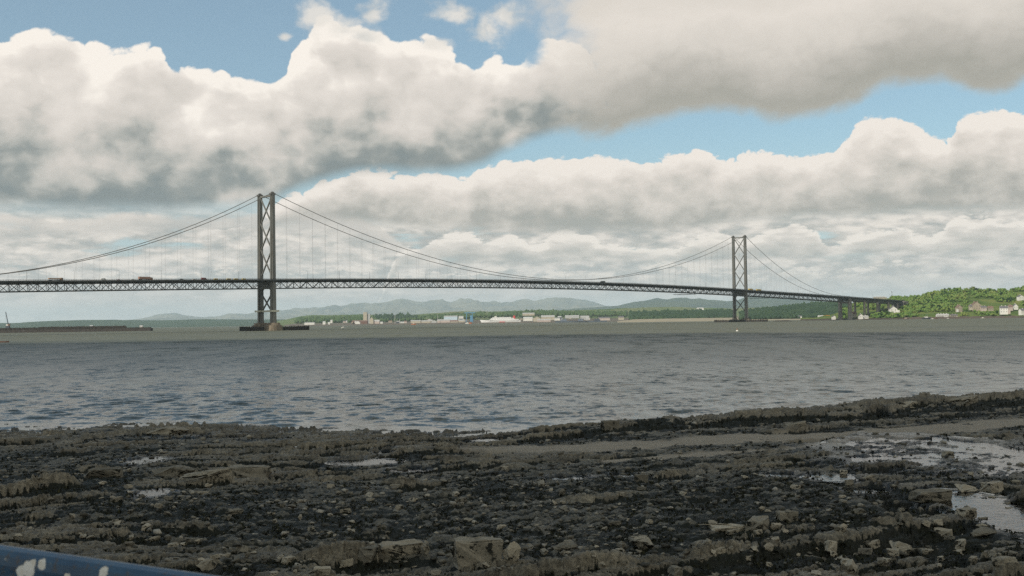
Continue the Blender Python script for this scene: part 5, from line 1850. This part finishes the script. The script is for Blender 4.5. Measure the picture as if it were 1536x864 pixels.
MB().bx(hl-39, hl-2.5, -4.1, 3.0, 4.2, 5.2).build("pier_deck", M_FEND, o, local=True)
building("small white light hut near the end of the breakwater", "hut", "hut", 209.3, 213.6, 487.6, 490.4, D+0.5, W_WHITE, W_PALEROOF, 3, 0.3, 'gable', z=5.2)
building("pale grey hut on the middle of the breakwater wall", "hut", "hut", 134.5, 139.0, 488.6, 490.8, D+0.5, W_PALEB, W_GREY, 3, 0.2, 'gable', z=6.9)
o = empty("crane", (GX(11.5, D), D+1, 6.9)); tag(o, "crawler crane with a tall leaning jib on the breakwater", "crane")
MB().bx(-2.8, 2.8, -2.6, -1.5, 0, 1.1).bx(-2.8, 2.8, 1.5, 2.6, 0, 1.1).build("track", W_DARK, o, local=True)
MB().bx(-2.6, 2.4, -1.5, 1.5, 1.1, 3.6).build("machine_house", W_DARK, o, local=True)
MB().bx(0.2, 2.9, -1.6, 1.6, 3.6, 6.2).build("cab", W_TILE, o, local=True)
MB().bx(-2.2, 0.2, -1.4, 1.4, 3.6, 5.8).build("counterweight", W_WHITE, o, local=True)
j = MB()
a, c = Vector((0.2, 0, 6.0)), Vector((-3.4, 0, 24.5))
for dx_ in (-0.5, 0.5):
    for dy in (-0.5, 0.5):
        j.bar(a+Vector((dx_, dy, 0)), c+Vector((dx_*.4, dy*.4, 0)), 0.22)
for i in range(12):
    p, q = a+(c-a)*i/12, a+(c-a)*(i+1)/12
    j.bar(p+Vector((-.5, -.5, 0)), q+Vector((.5, -.5, 0)), 0.14)
    j.bar(p+Vector((.5, .5, 0)), q+Vector((-.5, .5, 0)), 0.14)
j.build("jib", W_DARK, o, local=True)
MB().tube([tuple(c), (-4.4, 0, 10)], 0.07, 5).build("hoist_rope", W_DARK, o, local=True)

# --- low rocks by the farther tower
def rock_island(px0, px1, h, D, label):
    n = 60; m_ = 14
    w = (px1-px0)*D/F
    X = np.linspace(-w/2, w/2, n)
    Y = np.linspace(-w*0.2, w*0.2, m_)
    XX, YY = np.meshgrid(X, Y, indexing='ij')
    e = 1-(XX/(w/2))**2-(YY/(w*0.2))**2
    Z = np.where(e > 0, h*np.sqrt(np.clip(e, 0, 1))*(0.8+0.7*fbm(XX/9, YY/9, 4, int(px0))), 0)-0.5-1.5*(e <= 0)
    cx = GX((px0+px1)/2, D)
    o = mesh_np("rock_islet", np.stack([XX, YY, Z], -1).reshape(-1, 3), grid_faces(n, m_), M_FEND, False)
    o.location = (cx, D, 0)
    tag(o, label, "rock")


rock_island(1160, 1189, 3.2, 1960, "low dark rock islet right of the farther tower")
rock_island(1243, 1268, 2.4, 2230, "low dark rock under the first viaduct columns")
HAZE_D = 3.1e-5
# ------------------------------------------------------------------ loose stones on the shore
def stone_mesh(seed, flat=0.6, rough=0.05, bev=0.10):
    r_ = np.random.default_rng(seed)
    bm = bmesh.new()
    n = int(r_.integers(11, 17))
    if seed % 2 == 0:                                  # split from bedded rock: blocky, flat topped
        for cx in (-1, 1):
            for cy in (-1, 1):
                for cz in (-1, 1):
                    bm.verts.new((cx*r_.uniform(0.6, 0.98), cy*r_.uniform(0.4, 0.8), cz*flat*r_.uniform(0.55, 0.95)))
        n = 5
    for _ in range(n):
        d = r_.normal(0, 1, 3); d /= np.linalg.norm(d)
        q = d*np.array([1.0, 0.78, flat])*r_.uniform(0.85, 1.1)
        bm.verts.new(q)
    res = bmesh.ops.convex_hull(bm, input=bm.verts[:])
    bmesh.ops.delete(bm, geom=[g_ for g_ in res['geom_interior'] if isinstance(g_, bmesh.types.BMVert)], context='VERTS')
    bmesh.ops.bevel(bm, geom=bm.edges[:], offset=bev, segments=2, profile=0.6, affect='EDGES')
    bmesh.ops.triangulate(bm, faces=bm.faces[:])
    bmesh.ops.subdivide_edges(bm, edges=[e for e in bm.edges if e.calc_length() > 0.3], cuts=1, use_grid_fill=True)
    for v in bm.verts:
        v.co += v.co.normalized()*rough*(mnoise.fractal(v.co*2.3+Vector((seed, 0, 0)), 0.7, 2.0, 4)+0.6*mnoise.noise(v.co*7+Vector((0, seed, 0)))*0.5)
    me = bpy.data.meshes.new("stone")
    bm.to_mesh(me); bm.free()
    return me


m_stone, gm, b = mat_new("shore_stone", (0.12, 0.11, 0.1), 0.8, 0, 0.3)
oc = gm.n.new('ShaderNodeTexCoord').outputs['Object']
rnd = gm.n.new('ShaderNodeObjectInfo').outputs['Random']
na = gm.noise(gpos(gm), 3.0, 6, 0.62)
nb_ = gm.noise(gpos(gm), 26.0, 5, 0.65)
c = gm.ramp(gm.add(gm.add(gm.mul(na, 0.5), gm.mul(nb_, 0.4)), gm.mul(gm.sub(rnd, 0.5), 0.45)), [(0.25, (0.13, 0.117, 0.087)), (0.45, (0.26, 0.23, 0.17)), (0.65, (0.37, 0.325, 0.24)), (0.85, (0.48, 0.43, 0.33))])
nz_ = gm.sep(gm.n.new('ShaderNodeNewGeometry').outputs['Normal'])[2]
wl = gm.step(gm.add(gm.noise(gpos(gm), 5.0, 5, 0.65), gm.mul(nz_, -0.10)), 0.52, 0.60)
c = gm.mix(wl, c, gm.ramp(nb_, [(0.3, (0.010, 0.011, 0.009)), (0.7, (0.035, 0.034, 0.022))]))
gm.put(b.inputs['Base Color'], c)
bump(gm, b, gm.add(gm.mul(na, 0.3), nb_), 0.7, 0.025)

STN = [stone_mesh(100+i, f, 0.17, 0.10) for i, f in enumerate((0.6, 0.5, 0.75, 0.42, 0.66, 0.55, 0.35, 0.8, 0.5, 0.62))]
for me in STN:
    me.materials.append(m_stone)


def on_ground(px, py):
    """Where the sight line through the photograph's (px, py) meets the shore."""
    d = P(px, py, 1.0)-Vector((0, 0, CAM_Z))
    D = np.geomspace(14, 95, 2200)
    z = ground_z(d.x*D, D)
    hit = np.nonzero(CAM_Z+d.z*D <= z)[0]
    k = hit[0] if len(hit) else 2199
    return d.x*D[k], D[k], float(z[k])


def stone(px, py, wpx, label, j, rz=0.0, hs=1.0, group=None, name="rock", tilt=0.0, sink=0.3, deep=0.8):
    """A rock whose foot is at (px, py), wpx photograph pixels wide."""
    x, y, z = on_ground(px, py)
    s = 0.5*wpx*y/F
    o = bpy.data.objects.new(name, STN[j])
    COL.objects.link(o)
    o.scale = (s, s*deep, s*hs)
    o.rotation_euler = (tilt, tilt*0.6, rz)
    o.location = (x, y+s*deep*0.7, z+s*hs*STN_H[j]*(1-2*sink)*0.9)
    tag(o, label, "rock", group)
    return o


STN_H = [max(v.co.z for v in me.vertices) for me in STN]
NAMED = [
    (715, 845, 82, "big square grey boulder with a flat top near the bottom middle of the shore", 2, 0.2, 0.85),
    (768, 846, 42, "blocky boulder pressed against the right side of the big square one", 7, 0.9, 1.25),
    (600, 838, 70, "broad low boulder beside the shadowed gap left of the big square one", 0, 0.4, 0.75),
    (553, 840, 52, "brown rounded boulder at the left end of the near boulder row", 4, 1.4, 0.8),
    (520, 850, 34, "small pale wedge of rock below the left end of the boulder row", 8, 0.7, 0.8),
    (636, 832, 30, "small dark upright rock inside the gap of the boulder row", 7, 2.0, 1.2),
    (854, 826, 52, "flat pale capped rock right of the big square boulder", 3, 0.3, 0.8),
    (968, 828, 56, "pale jagged rock standing clear of the dark weed", 1, 2.2, 0.95),
    (1094, 802, 60, "long flat slab lying on the weed below the right ledge", 6, 0.35, 0.8),
    (1140, 796, 52, "pale topped block at the end of the right ledge", 0, 1.1, 0.8),
    (1182, 784, 36, "brown block beyond the pale topped one on the right ledge", 2, 0.3, 0.9),
    (1350, 831, 56, "tan split slab with an upright face on the dark weed at the right", 9, 0.2, 0.75),
    (1398, 830, 30, "thin slab fragment right of the tan split slab", 6, 0.5, 0.7),
    (1454, 776, 40, "pointed brown rock at the edge of the nearer right pool", 4, 0.6, 0.7),
    (1484, 806, 56, "long low brown rock below the nearer right pool", 3, 0.35, 0.7),
    (1512, 760, 30, "rounded rock rising at the right of the nearer pool", 5, 0.35, 0.7),
    (1404, 752, 62, "brown ledge block left above the nearer right pool", 0, 0.3, 0.6),
    (1450, 742, 56, "dark topped ledge block between the two right pools", 9, 0.3, 0.6),
    (1492, 738, 40, "last ledge block toward the frame edge between the pools", 2, 0.6, 0.7),
    (1514, 844, 34, "pale squat rock in the lower right corner", 8, 0.3, 0.7),
    (1290, 772, 30, "pale triangular rock alone in the dark weed", 1, 0.3, 0.7),
    (1155, 828, 26, "small pale leaning rock below the long flat slab", 7, 0.3, 0.9),
    (1110, 842, 48, "low pale slab near the bottom right of the middle", 6, 0.2, 0.6),
    (1306, 720, 24, "brown rounded rock standing in the larger right pool", 5, 0.3, 0.9),
    (1424, 686, 22, "dark brown rock in the far part of the larger right pool", 4, 0.4, 0.9),
    (962, 722, 23, "square grey stone standing alone on the sand", 2, 0.2, 0.85),
    (563, 670, 12, "round grey stone on the far left ledge near the water", 5, 0.4, 1.2),
    (228, 812, 30, "brown loose boulder alone on the rubble above the blue rail", 5, 0.5, 0.8),
    (220, 795, 24, "smaller reddish boulder just behind the brown one", 0, 1.5, 0.8),
    (258, 820, 22, "dull green stone right of the brown boulder", 8, 1.5, 0.7),
    (306, 858, 44, "leaning pale slab beside the end of the blue rail", 1, 0.9, 1.0),
    (470, 860, 20, "small grey cobble at the bottom edge right of the blue rail", 5, 0.3, 0.8),
    (150, 718, 60, "rounded brown outcrop on the left below the far ledge", 4, 0.2, 0.55),
    (310, 718, 96, "large humped sandstone outcrop in the left middle of the shore", 5, 0.25, 0.42),
    (250, 715, 80, "low sandstone hump left of the large humped outcrop", 1, 0.2, 0.45),
    (368, 716, 70, "low square ended outcrop right of the large humped one", 2, 0.1, 0.45),
    (240, 652, 84, "long low brown ledge at the water's edge on the left", 1, 0.05, 0.3),
    (1200, 640, 46, "pale rounded rock on the right ridge by the water", 5, 0.4, 0.5),
    (1452, 603, 92, "highest humped rock on the right ridge against the water", 5, 0.3, 0.32),
    (1365, 612, 62, "dark humped rock on the right ridge left of the highest one", 1, 0.6, 0.40),
    (915, 643, 30, "brown square rock rising from the black weed by the water", 2, 0.4, 0.8),
]
for (px, py, wpx, lab, j, rz, hs) in NAMED:
    stone(px, py, wpx, lab, j, rz, hs, deep=0.75)
# countless similar stones, the largest as things
sr = np.random.default_rng(404)
cnt = 0
tries = 0
GL = ["small grey angular stone lying loose among the dark weed and rubble", "small flat brownish stone lying loose among the dark weed and rubble"]
while cnt < 240 and tries < 6000:
    tries += 1
    py = 700+165*sr.random()**0.7
    px = sr.uniform(0, 1536)
    if px < 340 and py > 808+px*0.15:
        continue
    x, y, z = on_ground(px, py)
    if y > 60 or ground_m(sandm, np.array([x]), np.array([y]))[0] > 0.5:
        continue
    w_ = sr.uniform(9, 17)*(1+0.9*sr.random()**6)
    if px > 1000 and py > 760:
        w_ *= 1.25
    j = int(sr.integers(len(STN)))
    fl = STN_H[j] < 0.5
    stone(px, py, w_, GL[1 if fl else 0], j, sr.uniform(0, 3), sr.uniform(0.6, 1.0), "loose stones on the shore", "stone", sr.normal(0, 0.15), 0.25)
    cnt += 1

# pebbles and rubble too many to count
def lowstone(seed):
    r_ = np.random.default_rng(seed)
    bm = bmesh.new()
    for _ in range(10):
        d = r_.normal(0, 1, 3); d /= np.linalg.norm(d)
        bm.verts.new(d*np.array([1, 0.8, 0.6])*r_.uniform(0.85, 1.1))
    res = bmesh.ops.convex_hull(bm, input=bm.verts[:])
    bmesh.ops.delete(bm, geom=[g_ for g_ in res['geom_interior'] if isinstance(g_, bmesh.types.BMVert)], context='VERTS')
    bmesh.ops.triangulate(bm, faces=bm.faces[:])
    bm.verts.index_update()
    V = np.array([v.co[:] for v in bm.verts]); Fc = np.array([[v.index for v in f.verts] for f in bm.faces])
    bm.free()
    return V, Fc


LS = [lowstone(900+i) for i in range(14)]
N = 30000
D = 15*(74/15.0)**sr.random(N)
u = sr.uniform(-0.56, 0.56, N)
x, y = u*D, D
z = ground_z(x, y)
keep = (ground_m(sandm, x, y) < 0.45) & (ground_m(rockm, x, y)*0.75 < sr.random(N))
dens = fbm(x/3.0, y/4.5, 3, 505)
keep &= dens > sr.uniform(-0.5, 0.25, N)
Vs, Fs, Cs, o_ = [], [], [], 0
for i in np.nonzero(keep)[0]:
    V, Fc = LS[int(sr.integers(14))]
    s = (0.022+0.10*sr.random()**3.2)*(0.7+D[i]/50)
    a = sr.uniform(0, 6.28)
    c_, sn = math.cos(a), math.sin(a)
    h_ = sr.uniform(0.5, 1.0)
    W_ = np.stack([(V[:, 0]*c_-V[:, 1]*sn)*s+x[i], (V[:, 0]*sn+V[:, 1]*c_)*s+y[i], V[:, 2]*s*h_+z[i]+s*0.2], -1)
    Vs.append(W_); Fs.append(Fc+o_); o_ += len(V)
    Cs.append(np.tile([sr.random(), 0, 0, 1], (len(V), 1)))
m_peb, gm, b = mat_new("rubble_stone", (0.1, 0.1, 0.09), 0.75, 0, 0.3)
at = gm.n.new('ShaderNodeVertexColor'); at.layer_name = 'tone'
sx = gm.n.new('ShaderNodeSeparateColor'); gm.l.new(at.outputs[0], sx.inputs[0])
nb_ = gm.noise(gpos(gm), 30.0, 4, 0.6)
gm.put(b.inputs['Base Color'], gm.ramp(gm.add(gm.mul(sx.outputs[0], 0.75), gm.mul(nb_, 0.3)), [(0.15, (0.020, 0.021, 0.016)), (0.45, (0.085, 0.079, 0.060)), (0.75, (0.21, 0.19, 0.145)), (0.98, (0.44, 0.40, 0.32))]))
tag(mesh_np("rubble", np.concatenate(Vs), np.concatenate(Fs), m_peb, False, {'tone': np.concatenate(Cs)}), kind='stuff')

# bladderwrack: small wet fronds heaped over the stones
N = 120000
D = 15*(72/15.0)**sr.random(N)
u = sr.uniform(-0.56, 0.56, N)
x, y = u*D, D
wv = ground_m(weedm, x, y)
keep = (wv > sr.uniform(0.5, 1.1, N)) & (fbm(x/1.1, y/2.0, 3, 707) > -0.05) & (ground_m(poolm, x, y) < 0.55)
x, y, D = x[keep], y[keep], D[keep]
z = ground_z(x, y)
n = len(x)
L_ = sr.uniform(0.02, 0.055, n)*(0.7+D/45)
a = sr.uniform(0, 6.28, n)
wd = L_*sr.uniform(0.3, 0.55, n)
ca, sa = np.cos(a), np.sin(a)
up0, up1, up2 = sr.uniform(0.0, 0.02, n), sr.uniform(0.015, 0.06, n)*(0.7+D/45), sr.uniform(-0.01, 0.05, n)
def pt(l, w, h):
    return np.stack([x+ca*l-sa*w, y+sa*l+ca*w, z+h], -1)
V = np.stack([pt(-L_, -wd*0.6, up0), pt(-L_, wd*0.6, up0), pt(0*L_, wd, up1), pt(0*L_, -wd, up1), pt(L_, wd*0.7, up2), pt(L_, -wd*0.7, up2)], 1).reshape(-1, 3)
k = np.arange(n)[:, None]*6
Fq = np.concatenate([k+np.array([[0, 3, 2, 1]]), k+np.array([[3, 5, 4, 2]])])
m_weed, gm, b = mat_new("bladderwrack", (0.015, 0.016, 0.010), 0.4, 0, 0.08)
nb_ = gm.noise(gpos(gm), 4.0, 5, 0.65)
gm.put(b.inputs['Base Color'], gm.ramp(nb_, [(0.35, (0.007, 0.007, 0.003)), (0.55, (0.018, 0.018, 0.008)), (0.72, (0.055, 0.050, 0.018))]))
gm.put(b.inputs['Roughness'], 0.75)
tag(mesh_np("seaweed", V, Fq, m_weed, False), kind='stuff')

# ------------------------------------------------------------------ promenade, sea wall and the painted railing
_p0 = P(0, 818, 2.545)
_d1 = P(334, 866, 1.0)-Vector((0, 0, CAM_Z))
_k1 = (_p0.z-CAM_Z)/_d1.z
Ra, Rb = Vector((_p0.x, _p0.y, 0)), Vector((_d1.x*_k1, _d1.y*_k1, 0))
m_rail, gm, b = mat_new("flaking_blue_paint", (0.02, 0.06, 0.13), 0.35, 0, 0.5)
n1_ = gm.noise(gpos(gm), 7.0, 3, 0.55)
n2_ = gm.noise(gpos(gm), 50.0, 4, 0.6)
dv = (Rb-Ra).normalized()
sv = Vector((dv.y, -dv.x, 0))
flake = None
warp = gm.v('ADD', gpos(gm), gm.v('SCALE', gm.comb(gm.sub(n2_, 0.5), gm.sub(n1_, 0.5), gm.sub(n2_, 0.5)), scale=0.022))
for (px, py, r_px) in ((42, 853, 14), (60, 846, 10), (30, 858, 10), (151, 857, 11), (160, 850, 7), (167, 842.5, 4.5), (227, 850, 4), (235, 851, 3.5), (259, 863, 5), (300, 862, 4), (100, 868, 7), (6, 838, 4)):
    dr = P(px, py, 1.0)-Vector((0, 0, CAM_Z))
    k = (Ra+sv*0.030).dot(sv)/dr.dot(sv)
    q = Vector((0, 0, CAM_Z))+dr*k
    ds = gm.n.new('ShaderNodeVectorMath'); ds.operation = 'DISTANCE'
    gm.put(ds.inputs[0], warp); ds.inputs[1].default_value = q
    f_ = gm.step(gm.add(ds.outputs['Value'], gm.mul(gm.sub(n2_, 0.5), 0.010)), r_px*k/F*1.05, r_px*k/F*0.9)
    flake = f_ if flake is None else gm.m('MAXIMUM', flake, f_)
cb = gm.mix(gm.step(n1_, 0.35, 0.65), (0.009, 0.042, 0.088), (0.016, 0.062, 0.115))
n3_ = gm.noise(gpos(gm), 160.0, 4, 0.65)
cb = gm.mix(gm.mul(gm.step(gm.add(gm.mul(n2_, 0.6), gm.mul(n3_, 0.5)), 0.58, 0.66), 0.8), cb, (0.05, 0.040, 0.032))
cb = gm.mix(gm.mul(gm.step(n3_, 0.66, 0.70), 0.7), cb, (0.28, 0.30, 0.30))
cw = gm.mix(gm.step(n2_, 0.4, 0.6), (0.62, 0.58, 0.49), (0.70, 0.68, 0.62))
gm.put(b.inputs['Base Color'], gm.mix(flake, cb, cw))
gm.put(b.inputs['Roughness'], gm.mix(flake, (0.35,)*3, (0.8,)*3))
bump(gm, b, gm.mul(flake, -1.0), 0.5, 0.003)
dv = (Rb-Ra).normalized()
sv = Vector((dv.y, -dv.x, 0))
rl = empty("railing", Ra+dv*0.3+Vector((0, 0, 5.0)))
tag(rl, "blue painted railing with flaking white spots at the lower left corner", "railing")
ztop = RAILZ = P(0, 818, 2.545).z
q0, q1 = Ra-dv*6, Ra+dv*5.0
zm = ztop-0.085
m = MB()
prof = []
for i in range(16):
    t = 2*math.pi*i/16
    ct, st = math.cos(t), math.sin(t)
    prof.append((0.030*math.copysign(abs(ct)**0.55, ct), 0.085*math.copysign(abs(st)**0.55, st)))
dv = (Rb-Ra).normalized()
vs = [(p+sv*a+Vector((0, 0, zm+c))) for p in (q0, q1) for a, c in prof]
m.add(vs, [(i, (i+1) % 16, 16+(i+1) % 16, 16+i) for i in range(16)]+[tuple(range(16))[::-1], tuple(range(16, 32))])
m.build("top_rail", m_rail, rl, smooth=False)
MB().tube([q0+Vector((0, 0, 5.35)), q1+Vector((0, 0, 5.35))], 0.024, 10).build("lower_rail", m_rail, rl, smooth=True)
for d in (-4.6, -2.6, 2.4, 4.4):
    p = Ra+dv*d
    MB().tube([p+Vector((0, 0, 4.9)), p+Vector((0, 0, zm-0.04))], 0.035, 12).build("post", m_rail, rl, smooth=True)
# promenade slab and wall face below it (under and behind the camera)
e0, e1 = Ra-dv*40, Ra+dv*40
out = sv*-1 if (sv.y < 0) else sv
m = MB()
w0 = [e0+out*0.35, e1+out*0.35, e1-out*8, e0-out*8]
m.prism([(p.x, p.y) for p in w0], 1.0, 4.9)
tag(m.build("promenade", painted("promenade_concrete", (0.30, 0.28, 0.25), 0.15, 0.9, 0.8)), kind='structure')

# ------------------------------------------------------------------ the air between here and the hills
m_air = bpy.data.materials.new("sea_haze")
m_air.use_nodes = True
nt = m_air.node_tree
nt.nodes.clear()
vo = nt.nodes.new('ShaderNodeVolumePrincipled')
vo.inputs['Color'].default_value = (0.75, 0.91, 1.0, 1)
vo.inputs['Density'].default_value = HAZE_D
vo.inputs['Anisotropy'].default_value = 0.0
ou = nt.nodes.new('ShaderNodeOutputMaterial')
nt.links.new(vo.outputs[0], ou.inputs['Volume'])
hz = MB().bx(-62000, 62000, -4500, 47500, -6, 760).build("haze", m_air)
tag(hz, kind='stuff')
